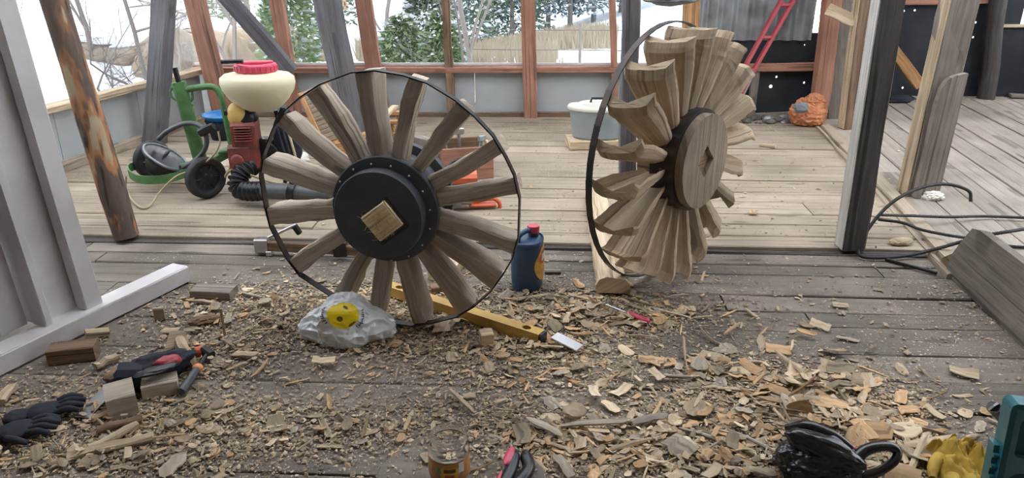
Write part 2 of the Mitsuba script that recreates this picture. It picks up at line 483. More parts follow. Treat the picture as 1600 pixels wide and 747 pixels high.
# ------------------------------------------------------------------ back wall: knee wall, sill, panes
YB = 7.08
struct('wall_back', 'low blue grey board wall under the back windows')
xs = [-2.95, -1.52, -0.35, 0.18, 1.32, 2.02]
for a, b in zip(xs, xs[1:]):
    put('panel', boxm(((a + b) / 2, YB + 0.02, 0.24), (b - a - 0.006, 0.02, 0.46), ch=0.003), 'wall_panel', 'wall_back')
put('sill', beam(V(-2.98, YB - 0.02, 0.475), V(2.05, YB - 0.02, 0.475), 0.12, 0.05, seg=6, wob=0.002), 'red_wood', 'wall_back')
put('weather_strip', beam(V(-2.98, YB + 0.03, 0.515), V(2.05, YB + 0.03, 0.515), 0.03, 0.03, seg=2), 'white_paint', 'wall_back')
put('base_rail', beam(V(-2.98, YB - 0.02, 0.045), V(2.05, YB - 0.02, 0.045), 0.05, 0.05, seg=6, wob=0.003), 'brown_wood', 'wall_back')
ZT = 2.75


def stud(px, py, D, tx, w, d, mat, name='stud', parent='wall_back', label=None):
    """A wall timber from the floor at (px, py) up to the eaves, passing pixel column tx at the photograph's top."""
    p0 = P(px, py, D)
    p1 = P(tx, 0, D)
    p0[2] = 0.02
    p1 = p0 + (p1 - p0) * ((ZT - p0[2]) / (p1[2] - p0[2]))
    m = beam(p0, p1, w, d, face=(0, -1, 0), ch=0.006, seg=8, wob=0.0025, seed=int(px))
    return put(name, m, mat, parent)


stud(829, 186, YB - 0.05, 825, 0.125, 0.09, 'red_wood')
stud(706, 188, YB - 0.03, 696, 0.075, 0.09, 'brown_wood')
stud(961, 188, YB - 0.03, 957, 0.055, 0.08, 'red_wood')
stud(598, 190, YB - 0.06, 568, 0.14, 0.10, 'red_wood')
stud(464, 200, YB - 0.04, 432, 0.115, 0.10, 'red_wood')
struct('window_1', 'row of window panes above the back wall')
xw = [-2.3, -1.45, -0.72, 0.02, 0.85, 1.95]
for a, b in zip(xw, xw[1:]):
    q = M([[a, YB + 0.035, 0.5], [b, YB + 0.035, 0.5], [b, YB + 0.035, ZT], [a, YB + 0.035, ZT]], [[0, 1, 2], [0, 2, 3]])
    put('pane', q, 'window_glass', 'window_1')
put('head_rail', beam(V(-3.3, YB, ZT), V(2.1, YB, ZT), 0.1, 0.12), 'brown_wood', 'wall_back')

# ------------------------------------------------------------------ left wall
LW0, LW1 = V(-3.95, 3.0, 0), V(-2.9, 7.0, 0)
LWD = unit(LW1 - LW0)
LWN = V(LWD[1], -LWD[0], 0)
LL = np.linalg.norm(LW1 - LW0)
struct('wall_left', 'low blue grey board wall under the left window')
for a, b in ((0, 1.2), (1.2, 2.45), (2.45, 3.3), (3.3, LL)):
    c = LW0 + LWD * (a + b) / 2 + V(0, 0, 0.23)
    put('panel', boxm(c, (b - a - .006, 0.02, 0.44), rotz(math.atan2(LWD[1], LWD[0])), .003), 'wall_panel', 'wall_left')
put('sill', beam(LW0 + LWN * 0.02 + V(0, 0, .455), LW1 + LWN * 0.02 + V(0, 0, .475), 0.13, 0.045, seg=8, wob=0.003), 'pale_wood', 'wall_left')
put('base_rail', beam(LW0 + LWN * 0.06 + V(0, 0, .05), LW1 + LWN * 0.06 + V(0, 0, .05), 0.10, 0.06, seg=8, wob=0.003), 'floor_back_wood', 'wall_left')
struct('window_2', 'long window pane above the left wall')
e0, e1 = LW0 - LWN * .02, LW1 - LWN * .02
for t0, t1 in ((0, .45), (.45, .78), (.78, 1)):
    a, b = e0 + (e1 - e0) * t0, e0 + (e1 - e0) * t1
    put('pane', M([a + V(0, 0, .48), b + V(0, 0, .48), b + V(0, 0, ZT), a + V(0, 0, ZT)], [[0, 1, 2], [0, 2, 3]]), 'window_glass', 'window_2')
put('head_rail', beam(LW0 + V(0, 0, ZT), LW1 + V(0, 0, ZT), 0.1, 0.12), 'brown_wood', 'wall_left')


def post(px, py, D, tx, w, d, mat, label, name='timber_post', cat_='post', ang=0.0, parent=None, z0=0.03, wob=0.003, ch=0.008, group=None, ztop=None):
    p0 = P(px, py, D)
    p1 = P(tx, 0, D)
    p0[2] = z0
    zt = ztop or (ZT + 0.1)
    p1 = p0 + (p1 - p0) * ((zt - z0) / (p1[2] - z0))
    return solo(name, beam(p0, p1, w, d, face=(math.sin(ang), -math.cos(ang), 0), ch=ch, seg=10, wob=wob, seed=int(px)), mat, label, cat_, group)


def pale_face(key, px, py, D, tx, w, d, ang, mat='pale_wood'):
    """A thin skin, paler than the post, laid over its left side."""
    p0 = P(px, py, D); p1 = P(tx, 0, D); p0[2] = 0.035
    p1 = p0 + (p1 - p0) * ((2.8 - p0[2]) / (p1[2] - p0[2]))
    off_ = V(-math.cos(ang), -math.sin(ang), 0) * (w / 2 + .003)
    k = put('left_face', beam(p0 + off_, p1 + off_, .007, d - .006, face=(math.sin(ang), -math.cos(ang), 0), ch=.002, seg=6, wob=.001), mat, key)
    labels[k] = {'label': 'pale left face'}


post(242, 222, 6.05, 256, 0.14, 0.13, 'hazed_wood', 'dark grey square timber post against the left window wall, behind the green cart', ang=-0.25)
post(352, 190, 6.9, 304, 0.17, 0.10, 'red_wood', 'leaning reddish brown timber post in the corner behind the white sprayer tank', ang=-0.2)
post(552, 212, 6.35, 511, 0.21, 0.14, 'hazed_wood', 'thick dark grey timber post leaning behind the black-hubbed spoked wheel', ang=0.35)
post(975, 372, 4.08, 986, 0.085, 0.10, 'hazed_wood', 'slim dark timber post standing behind the wooden turbine wheel')
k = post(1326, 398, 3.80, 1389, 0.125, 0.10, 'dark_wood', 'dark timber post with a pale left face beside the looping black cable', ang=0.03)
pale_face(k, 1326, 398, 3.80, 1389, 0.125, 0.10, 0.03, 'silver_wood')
k = post(1428, 310, 4.74, 1500, 0.185, 0.12, 'grey_wood', 'grey brown timber post with a smaller board fixed to its foot', ang=0.08)
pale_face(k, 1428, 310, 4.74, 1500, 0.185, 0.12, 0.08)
# diagonal strut by the blower
p0 = P(352, -8, 6.55); p1 = P(455, 112, 6.75)
solo('diagonal_brace', beam(p0 + (p0 - p1) * 0.9, p1, 0.12, 0.10, face=(0, -1, 0), seg=6, wob=.003), 'hazed_wood',
     'dark diagonal timber brace slanting down to the sill above the sprayer tank', 'brace')
# round log post at left
p0 = G(191, 374, 0.03) + V(0, .05, 0)
p1 = P(84, 0, 3.97)
d = (p1 - p0) / (p1[2] - p0[2])
pts = [p0 + d * z for z in np.linspace(0, 2.75, 24)]
rg = np.random.default_rng(4)
t_, A_, B_ = frames(pts)
th = np.arange(20) * 2 * np.pi / 20
rings = []
for i, c in enumerate(pts):
    r = 0.068 + 0.004 * math.sin(i * .5) + 0.0055 * (meshkit.fbm(np.stack([np.cos(th) * 1.6, np.sin(th) * 1.6, np.full(20, i * .5)], 1), 3, 2) - .5) * 2
    rings.append(c + np.cos(th)[:, None] * A_[i] * r[:, None] + np.sin(th)[:, None] * B_[i] * r[:, None])
solo('log_post', loft(rings), 'log_bark', 'round peeled log post with orange and black bark patches, leaning beside the left window', 'post', smooth=True)

# small board fixed to the light post's foot
p0 = P(1428, 310, 4.74); p1 = P(1500, 0, 4.74); p0[2] = 0.035
a_ = unit(p1 - p0)
fv = unit(V(math.sin(.08), -math.cos(.08), 0) - a_ * (V(math.sin(.08), -math.cos(.08), 0) @ a_))
sv = np.cross(a_, fv)
if sv[0] < 0:
    sv = -sv
outline = Polygon([(-.06, 0), (.092, 0), (.092, .80), (.02, .785), (-.025, .76), (-.05, .71), (-.062, .60)]).buffer(.004)
m = prism(outline, 0.04, np.stack([sv, a_, np.cross(sv, a_)], 1), p0 + fv * (.064 if np.cross(sv, a_) @ fv > 0 else .104))
m.uv = m.uv[:, ::-1].copy() + np.array([650.0, 0])
solo('nailed_board', m, 'grey_wood', 'grey board with one rounded corner nailed to the foot of the light timber post', 'board')

# ------------------------------------------------------------------ dark alcove wall at the right of the windows, with holes that let daylight through
struct('wall_back_right', 'dark tarred sheet wall behind the ladder, pierced by nail holes')


def sheet(px0, px1, D, z0, z1, holes, mat, parent, name='sheet', r=0.010):
    x0, x1 = P(px0, 150, D)[0], P(px1, 150, D)[0]
    pg = sbox(x0, z0, x1, z1)
    for hx, hy, *hr in holes:
        q = P(hx, hy, D)
        pg = pg.difference(Point(q[0], q[2]).buffer(hr[0] if hr else r, 4))
    R_ = np.stack([V(1, 0, 0), V(0, 0, 1), V(0, -1, 0)], 1)
    return put(name, prism(pg, 0.006, R_, (0, D, 0)), mat, parent)


DW = 7.12
sheet(1082, 1305, DW, 0.0, 0.80, [(1130, 124, .008), (1213, 120), (1204, 135, .016), (1256, 129), (1179, 125, .008), (1257, 70, .006), (1150, 160, .006)], 'tar_sheet', 'wall_back_right')
put('rail', beam(P(1084, 106, 7.05), P(1292, 104, 7.05), 0.07, 0.075, face=(0, -1, 0), seg=5, wob=.002), 'red_wood', 'wall_back_right')
put('base_board', beam(P(1100, 185, 7.08), P(1290, 178, 7.08), 0.02, 0.07, face=(0, 0, 1), seg=3), 'grey_wood', 'wall_back_right')
# corrugated sheet
x0, x1 = P(1080, 60, DW)[0], P(1266, 60, DW)[0]
xx = np.linspace(x0, x1, 160)
yy = DW - 0.035 + 0.022 * np.sin(xx * 2 * np.pi / 0.135)
rings = [np.stack([xx, yy, np.full(160, z)], 1) for z in (0.735, 1.6, 2.8)]
m = loft(rings, closed=False, caps=False)
put('corrugated_sheet', m, 'zinc', 'wall_back_right', True)
put('stud', beam(V(*P(1172, 185, 7.06)[:2], .02), V(*P(1172, 185, 7.06)[:2], .5), 0.07, 0.05), 'grey_wood', 'wall_back_right')
post(1277, 188, 6.95, 1300, 0.15, 0.10, 'red_wood', 'reddish brown square timber post behind the crumpled orange bag', ang=0.1)
post(1309, 189, 7.0, 1312, 0.20, 0.06, 'grey_wood', 'wide grey slab of timber standing just right of the reddish post', name='slab_post', ang=-0.05)
k = post(1324, 205, 6.6, 1350, 0.14, 0.10, 'brown_wood', 'brown timber post with a pale left edge at the end of the kerb', ang=0.2)
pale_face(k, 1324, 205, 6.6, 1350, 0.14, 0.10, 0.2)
solo('cross_rail', beam(P(1294, 14, 6.75), P(1338, 34, 6.6), 0.10, 0.07, face=(0, -1, 0), seg=3, wob=.002), 'pale_wood', 'short pale timber rail joining the reddish post and the brown post', 'rail')
solo('thin_strut', beam(P(1306, 40, 7.03), P(1322, 106, 7.0), 0.045, 0.03, face=(0, -1, 0)), 'grey_wood', 'thin grey strut slanting between the grey slab and the brown post', 'strut')
post(1079, 178, 6.75, 1080, 0.12, 0.12, 'orange_wood', 'honey coloured split timber post behind the top of the turbine wheel', ang=0.1)

# ------------------------------------------------------------------ far right wall
struct('wall_right', 'black tarred sheet wall at the far end of the side floor')
DR = 8.08
H = [(1412, 17), (1429, 16), (1524, 35), (1520, 58), (1585, 57), (1485, 141), (1501, 141), (1410, 137), (1494, 113, .006)]
sheet(1300, 1566, DR, 0, 1.06, [h for h in H if h[0] < 1566], 'tar_sheet', 'wall_right', r=0.011)
sheet(1566, 1760, DR, 0, P(1580, 40, DR)[2], [(1585, 57), (1650, 90)], 'tar_sheet', 'wall_right', r=0.011)
sheet(1300, 1560, DR, 1.06, ZT, [], 'tar_sheet', 'wall_right')
put('rail', beam(P(1372, 3, 8.02), P(1556, -1, 8.02), 0.07, 0.08, face=(0, -1, 0), seg=4, wob=.002), 'red_wood', 'wall_right')
zl = P(1580, 40, DR)[2]
put('ledge', beam(V(P(1562, 40, DR)[0], DR - .02, zl), V(P(1760, 40, DR)[0], DR - .02, zl), 0.08, 0.03, face=(0, 0, 1)), 'pale_wood', 'wall_right')
put('return_sheet', boxm((3.42, 7.6, 1.37), (0.02, 1.0, 2.74)), 'tar_sheet', 'wall_right')
xa = P(1566, 40, DR)[0]
struct('window_3', 'window pane at the far right')
put('pane', M([[xa, DR, zl], [xa + 1.3, DR, zl], [xa + 1.3, DR, ZT], [xa, DR, ZT]], [[0, 1, 2], [0, 2, 3]]), 'window_glass', 'window_3')
p0 = P(1541, 150, 7.95); p1 = P(1560, 0, 7.95); p0[2] = .02
d = (p1 - p0) / (p1[2] - p0[2])
pts = [p0 + d * z + V(.012 * math.sin(z * 6), 0, 0) for z in np.linspace(0, 2.7, 16)]
solo('dark_log_post', tube(pts, 0.085, 12), 'dark_wood', 'dark round log post against the black wall at the far right', 'post', smooth=True)
solo('diagonal_brace', beam(P(1391, 72, 7.6), P(1436, 132, 7.75), 0.11, 0.07, face=(0, -1, 0), seg=3, wob=.003), 'orange_wood', 'honey brown diagonal brace in front of the black wall, behind the light post', 'brace')
put('side_sheet', boxm((6.3, 5.5, .45), (0.03, 5.2, .9)), 'tar_sheet', 'wall_right')
solo('rag', blob((.16, .08, .05), t=G(1398, 153, .06) + V(0, -.05, 0), amp=.3, freq=2.5, seed=3, sub=3, flat=-.03), 'dark_cloth', 'dark rag lying at the foot of the black wall by the dark post', 'rag', smooth=True)

# ------------------------------------------------------------------ unseen roof above the frame, on rafters, with a bay opened for daylight
struct('ceiling', 'unseen board roof of the shed with an open bay')
for i_ in range(47):
    y_ = -2.3 + i_ * .225
    if 2.65 < y_ < 5.6 and i_ % 7:  # boards left out here to let skylight onto the floor
        continue
    put('roof_board', boxm((0.8, y_ + .11, 3.05), (11.5, .215, 0.03)), 'pale_wood', 'ceiling')
for y in (0.2, 2.0, 5.8, 7.08):
    put('tie_beam', beam(V(-4.6, y, 2.93), V(6.3, y, 2.93), 0.14, 0.18), 'brown_wood', 'ceiling')
struct('wall_front', 'unseen board wall added behind the camera')
for i_ in range(54):  # dark boards added to cut light coming from behind the camera
    x_ = -4.9 + i_ * .225
    put('board', boxm((x_ + .11, -2.35, 1.5), (.218, .03, 3.06)), 'dark_wood', 'wall_front')
for i_ in range(24):  # unseen side boards, added to shut out light beside the camera
    y_ = -2.3 + i_ * .225
    hr = 3.0 if i_ < 13 else 1.0
    put('board', boxm((6.6, y_ + .11, hr / 2), (.03, .218, hr)), 'dark_wood', 'wall_right')
    put('board', boxm((-4.75, y_ + .11, 1.5), (.03, .218, 3.0)), 'dark_wood', 'wall_left')

# ------------------------------------------------------------------ white painted frame at the left
t = thing('painted_frame', 'white painted timber frame with a boxed upright on a long sill beam', 'frame')
WF0, WF1 = G(300, 441, 0.0), G(-60, 622, 0.0)
WD = unit(WF1 - WF0)               # towards the camera
WN = V(-WD[1], WD[0], 0)
if WN[0] < 0:
    WN = -WN
put('sill_beam', beam(WF0 - WN * .06 + V(0, 0, .045), WF0 + WD * 1.6 - WN * .06 + V(0, 0, .045), 0.11, 0.085, seg=6, wob=.0015), 'white_paint', t)
q0 = G(163, 473, .087); q1 = G(72, 511, .087)


def up(p, h, lean=(0, 0)):
    return p + V(lean[0] * h, lean[1] * h, h)


LEAN = (-0.055, 0.0)
ax = unit(q1 - q0); L_ = np.linalg.norm(q1 - q0)
nb = -WN
def upright(c, w, d, name, mat='white_paint', top=2.7):
    return put(name, beam(c, up(c, top, LEAN), w, d, face=WN, seg=5, wob=.0012, ch=.004), mat, t)
upright(q0 + ax * .045 + nb * .03, .085, .06, 'corner_board')
upright(q0 + ax * (L_ * .5 + .01) + nb * .075, L_ - .02, .04, 'panel')
upright(q0 + ax * (L_ - .015) + nb * .035, .035, .075, 'edge_board')
upright(q0 + ax * (L_ + .075) + nb * .10, .12, .03, 'reveal_board')
upright(q0 + ax * (L_ * .5) + nb * .13, L_ - .01, .06, 'back_board')
for z in (.16, .34):
    c = q0 + ax * (L_ + .1) + nb * .22 + V(0, 0, z)
    put('inner_rail', beam(c, c + ax * 1.1, .09, .10, face=(0, 0, 1)), 'white_paint', t)
c = q0 + ax * (L_ + .62) + nb * .2
put('rear_panel', beam(c + V(0, 0, .6), c + V(-.04, 0, 2.7), .95, .02, face=WN), 'white_paint', t)

# ------------------------------------------------------------------ spoked wheel with a black hub
AX = unit((-0.19, -0.9818, 0))
WR = unit((0.9818, -0.19, 0))
WC = V(*G(628, 508)[:2], 0) + V(0, 0.0, 0.563)
WC[0] -= 0.022
Rw = np.stack([WR, V(0, 0, 1), AX], 1)          # local: right, up, towards the viewer
t = thing('spoked_wheel', 'wooden spoked wheel with black disc hub and thin iron rim standing on the floor', 'wheel')
spokes = [(96, .575), (74.5, .57), (52, .565), (31, .57), (13, .575), (-14, .572), (-32.5, .565), (-54, .565), (-77, .555), (-100, .545), (-119, .525), (-146, .555), (188, .56), (164, .575), (141, .575), (121, .57)]
rimpts = []
for i, (a, R1) in enumerate(spokes):
    th_ = math.radians(a)
    R1 *= .978
    e = V(math.cos(th_), math.sin(th_), 0); s = V(-e[1], e[0], 0)
    rg = np.random.default_rng(i + 50)
    rings = []
    bend = rg.uniform(-.012, .012)
    w0, w1 = .046 + rg.uniform(-.005, .006), .070 + rg.uniform(-.012, .014)
    d0, d1 = .125, .135 + rg.uniform(-.02, .02)
    tw = rg.uniform(-.12, .12)
    N = 9
    for k in range(N):
        u = k / (N - 1)
        r = .18 + (R1 - .005 - .18) * u
        w = w0 + (w1 - w0) * u ** .8
        d = d0 + (d1 - d0) * u
        if k == N - 1:
            d *= .9
        sec = section(w, d, .006) + rg.normal(0, .0022, (8, 2))
        ca, sa = math.cos(tw * u), math.sin(tw * u)
        sec = sec @ np.array([[ca, sa], [-sa, ca]])
        c = e * r + s * bend * math.sin(math.pi * u) + V(0, 0, .035 - d / 2)
        rings.append(c + sec[:, :1] * s + sec[:, 1:] * V(0, 0, 1))
    sp = put('spoke', loft(rings).tr(Rw, WC), 'spoke_wood', t)
    for da, dr_ in ((-5.0, .0), (5.0, .0)):
        q = math.radians(a + da)
        rimpts.append((R1 / math.cos(math.radians(5)) * .997, q))
rimpts.sort(key=lambda x: x[1] % (2 * math.pi))
rings = []
for k, (r, q) in enumerate(rimpts + rimpts[:1]):
    e = V(math.cos(q), math.sin(q), 0)
    rings.append([e * (r - .0005) + V(0, 0, .006), e * (r - .0005) + V(0, 0, .040), e * (r + .0045) + V(0, 0, .040), e * (r + .0045) + V(0, 0, .006)])
put('rim', loft(rings, caps=False).tr(Rw, WC), 'black_iron', t)
hub = put('hub_disc', lathe([(0.001, .02), (.226, .02), (.226, .02), (.230, .024), (.230, .052), (.230, .052), (.226, .057), (.226, .057), (0.001, .057)], 64).tr(Rw, WC), 'black_hub', t, True)
put('hub_boss', lathe([(.19, .056), (.19, .105), (.186, .110), (.186, .110), (.001, .110)], 56).tr(Rw, WC + Rw @ V(-.012, -.008, 0)), 'black_hub', t, True)
put('hub_core', lathe([(.001, -.14), (.20, -.14), (.20, -.14), (.20, .03), (.20, .03), (.001, .03)], 48).tr(Rw, WC), 'black_hub', t, True)
put('rear_disc', lathe([(.001, -.18), (.236, -.18), (.236, -.18), (.236, -.145), (.236, -.145), (.001, -.145)], 48).tr(Rw, WC), 'black_hub', t, True)
for k in range(16):
    q = math.radians(k * 22.5 + 8)
    put('bolt', lathe([(.004, 0), (.004, .003), (.002, .004), (.001, .004)], 8).tr(Rw, WC + Rw @ V(.209 * math.cos(q), .209 * math.sin(q), .094)), 'steel', hub, True)
rg = np.random.default_rng(3)
cc = WC + Rw @ V(.012, -.022, .008)
m = boxm((0, 0, .075), (.128, .125, .10), ch=.006)
m.v[:, :2] += rg.normal(0, .0015, (len(m.v), 2))
sq = rotz(math.radians(38))
plug = put('axle_plug', m.tr(sq).tr(Rw, cc), 'straw', t)
labels[plug] = {'label': 'rough square end of the wooden axle, set like a diamond'}
put('axle_hole', prism(sbox(-.077, -.074, .077, .074).difference(sbox(-.0645, -.063, .0645, .063)), .003).tr(rotz(math.radians(38))).tr(Rw, cc + Rw @ V(.004, -.006, .1025)), 'rubber', t)
# torn fibres standing out of the sawn axle end
fib = []
for k in range(160):
    x, y_ = rg.uniform(-.06, .06, 2)
    a = rg.uniform(0, 6.28)
    p = V(x, y_, .126); L = rg.uniform(.012, .035)
    fib.append(tube([p, p + V(math.cos(a) * L, math.sin(a) * L, rg.uniform(.001, .006))], [.0009, .0004], 4))
k_ = put('fibres', cat(fib).tr(sq).tr(Rw, cc), 'straw', plug)
labels[k_] = {'kind': 'stuff', 'label': 'torn wood fibres on the axle end'}

# ------------------------------------------------------------------ turbine wheel with carved scoop blades
t = thing('turbine_wheel', 'wooden turbine wheel with carved scoop blades and a round plank hub, seen from the side', 'wheel')
NX = unit((0.765, -0.644, 0))
TR_ = V(-NX[1], NX[0], 0)                     # right hand of one looking at the hub's face
if TR_ @ V(.669, .743, 0) < 0:
    TR_ = -TR_
TC = P(1041, 236, 3.50); TC[2] = 0.640
Rt = np.stack([TR_, V(0, 0, 1), NX], 1)
NB = 20
for i in range(NB):
    a = math.radians(i * 360 / NB + 4)
    e = V(math.cos(a), math.sin(a), 0)
    tg = V(e[1], -e[0], 0)                    # clockwise
    rg = np.random.default_rng(i + 900)
    tilt = .24 + rg.uniform(-.05, .05)
    nu, ns = 11, 16
    tops, bots = [], []
    dep = .050 + rg.uniform(-.008, .008)
    rnd_tip = .70 if 10 < (i * 360 / NB + 4) % 360 and (i * 360 / NB + 4) % 360 > 275 else .12
    R1 = .598 + rg.uniform(-.012, .012)
    for k in range(ns):
        u = (k / (ns - 1)) ** .65
        r = .19 + (R1 - .19) * u
        hw = (.05 + .07 * u ** .8) * math.sqrt(1 - rnd_tip * max(0, (u - .80) / .20) ** 2)
        cn = .068 + .010 * u
        lip = max(0, (u - .92) / .08) * .026
        row_t, row_b = [], []
        for j in range(nu):
            q = -1 + 2 * j / (nu - 1)
            wall = dep * (abs(q) ** 8) * (0.25 + .75 * min(1, u * 1.6))
            nn = q * hw
            tt = wall + lip * 1.0 - .012
            # twist about the radius, stronger at the root
            ct, st = math.cos(tilt * (1 - .5 * u)), math.sin(tilt * (1 - .5 * u))
            n2, t2 = nn * ct - tt * st * .6, tt * ct + nn * st
            thk = .017 * (1 - .35 * abs(q)) + .004
            rr = r + .0 * q
            row_t.append(e * rr + tg * t2 + V(0, 0, cn + n2))
            row_b.append(e * rr + tg * (t2 - thk * (1.4 - .4 * u)) + V(0, 0, cn + n2))
        tops.append(row_t); bots.append(row_b)
    rings = [np.array(tr + br[::-1]) + rg.normal(0, .0009, (2 * nu, 3)) for tr, br in zip(tops, bots)]
    put('blade', loft(rings).tr(Rt, TC), 'blade_wood', t)
rr = []
for k in range(49):
    q = 2 * math.pi * k / 48
    e = V(math.cos(q), math.sin(q), 0)
    r = .612
    rr.append([e * r + V(0, 0, -.040), e * r + V(0, 0, -.010), e * (r + .005) + V(0, 0, -.010), e * (r + .005) + V(0, 0, -.040)])
put('rim', loft(rr, caps=False).tr(Rt, TC), 'black_iron', t)
put('hub_band', lathe([(.225, .05), (.241, .05), (.241, .05), (.241, .168), (.241, .168), (.2, .168)], 56).tr(Rt, TC), 'black_iron', t, True)
put('hub_core', lathe([(.001, -.03), (.215, -.03), (.215, -.03), (.215, .165), (.215, .165), (.001, .165)], 48).tr(Rt, TC), 'brown_wood', t, True)
# the hub's face is three planks with a square hole
hole = shapely.affinity.rotate(sbox(-.055, -.055, .055, .055), 45)
disc = Point(0, 0).buffer(.222, 24)
for a, b in ((-.23, -.0815), (-.08, .08), (.0815, .23)):
    pg = disc.intersection(sbox(a, -.24, b, .24)).difference(hole)
    m = prism(pg, .048)
    m.uv = np.stack([m.uv[:, 0] * 0 + shift_uv() + m.v[:, 1], m.v[:, 0] + m.v[:, 2]], 1)
    put('hub_plank', m.tr(Rt, TC + NX * .161), 'hub_wood', t)
put('axle_hole', prism(hole, .004).tr(Rt, TC + NX * .183), 'brown_wood', t)
for k in range(14):
    q = math.radians(k * 360 / 14)
    put('nail', lathe([(.007, 0), (.007, .004), (.001, .007)], 8).tr(basis(V(math.cos(q), math.sin(q), 0))).tr(Rt, TC + Rt @ V(.241 * math.cos(q), .241 * math.sin(q), .11)), 'engine_red', t, True)

# log slab on the floor behind it
p0 = G(958, 447, .055); p1 = G(930, 300, .07)
N = 14
rings = []
rg = np.random.default_rng(77)
for k in range(N):
    u = k / (N - 1)
    c = p0 + (p1 - p0) * u
    a_ = unit(p1 - p0); s = np.cross(a_, V(0, 0, 1))
    sec = np.array([[-.075, -.035], [.075, -.035], [.08, .0], [.062, .03], [.02, .042], [-.03, .042], [-.068, .028], [-.08, 0]]) * (1 - .15 * u)
    sec = sec + rg.normal(0, .003, sec.shape)
    rings.append(c + sec[:, :1] * s + sec[:, 1:] * V(0, 0, 1) + V(0, 0, .0))
solo('log_slab', loft(rings), 'pale_wood', 'long pale debarked log slab lying beside the turbine wheel, pointing away from the camera', 'log')

# ------------------------------------------------------------------ outdoors


def land(x, y):
    r = np.hypot(x, y)
    z = -1.2 + 0 * x
    z = z - 3.6 * np.clip((y - 17) / 22, 0, 1) ** 1.3 * np.exp(-((x / np.maximum(y, 1) + .12) / .2) ** 2)
    z = z + 0.9 * np.clip((-x - 5.5) / 9, 0, 1) * np.clip((y - 4) / 14, 0, 1)
    z = z + np.clip((r - 48) / 60, 0, 1) ** 1.4 * 20
    z = z + (meshkit.fbm(np.stack([x * .22, y * .22, 0 * x], -1), 3, 5) - .5) * .5
    return z


gx, gy = np.meshgrid(np.concatenate([np.linspace(-120, -32, 30), np.linspace(-30, 30, 121), np.linspace(32, 120, 30)]), np.concatenate([np.linspace(-90, -4, 20), np.linspace(-3, 45, 97), np.linspace(48, 150, 40)]))
inside = (gx > -5) & (gx < 7.2) & (gy > -2.6) & (gy < 8.6)
gz = np.where(inside, -1.2, land(gx, gy))
n = gx.shape[1]
i, j = np.meshgrid(np.arange(gx.shape[0] - 1), np.arange(n - 1), indexing='ij')
a = (i * n + j).ravel()
solo('ground', M(np.stack([gx, gy, gz], -1).reshape(-1, 3), np.vstack([np.stack([a, a + 1, a + n + 1], 1), np.stack([a, a + n + 1, a + n], 1)])), 'snow', 'snow covered ground outside the shed', 'ground', smooth=True, kind='structure')
zland = lambda x, y: float(land(np.array(x, float), np.array(y, float)))


def at(px, D):
    """A spot outdoors in the photograph's column px at distance D."""
    x = P(px, 60, D)[0]
    return V(x, D, zland(x, D))


def branches(p, d, L, r, depth, rg, out, spread=.55, droop=0.0):
    n = 4
    pts = [p]
    for k in range(n):
        d = unit(d + rg.normal(0, .10, 3) + V(0, 0, -droop))
        pts.append(pts[-1] + d * L / n)
    out.append(tube(pts, np.linspace(r, r * .55, n + 1), 5, caps=False))
    if depth == 0:
        return
    for k in range(rg.integers(3, 5)):
        f_ = rg.integers(1, n + 1)
        nd = unit(d + rg.normal(0, spread, 3) + V(0, 0, .12))
        branches(pts[f_], nd, L * rg.uniform(.5, .75), r * .5, depth - 1, rg, out, spread, droop)


def bare_tree(px, D, h, seed, label, mat='bare_bark', r=.07, depth=4, lean=(0, 0), spread=.5, name='bare_tree', group=None):
    rg = np.random.default_rng(seed)
    p = at(px, D) - V(0, 0, .1)
    out = []
    branches(p, unit(V(lean[0], lean[1], 1)), h * .5, r, depth, rg, out, spread)
    t = thing(name, label, 'tree', group)
    put('trunk', out[0], mat, t)
    k = put('branches', cat(out[1:]), mat, t)
    labels[k] = {'kind': 'stuff', 'label': 'bare branches'}
    return t


def cards(c, size, d, rg):
    """Small leaf cards: centres c, half length size, directions d."""
    n = len(c)
    s = np.cross(d, rg.normal(0, 1, (n, 3)))
    s /= np.linalg.norm(s, axis=1, keepdims=True)
    size = np.broadcast_to(size, (n,))[:, None]
    v = np.stack([c - d * size * .2, c + s * size * .28 + d * size * .3, c + d * size, c - s * size * .28 + d * size * .3], 1).reshape(-1, 3)
    k = np.arange(n) * 4
    return M(v, np.vstack([np.stack([k, k + 1, k + 2], 1), np.stack([k, k + 2, k + 3], 1)]))


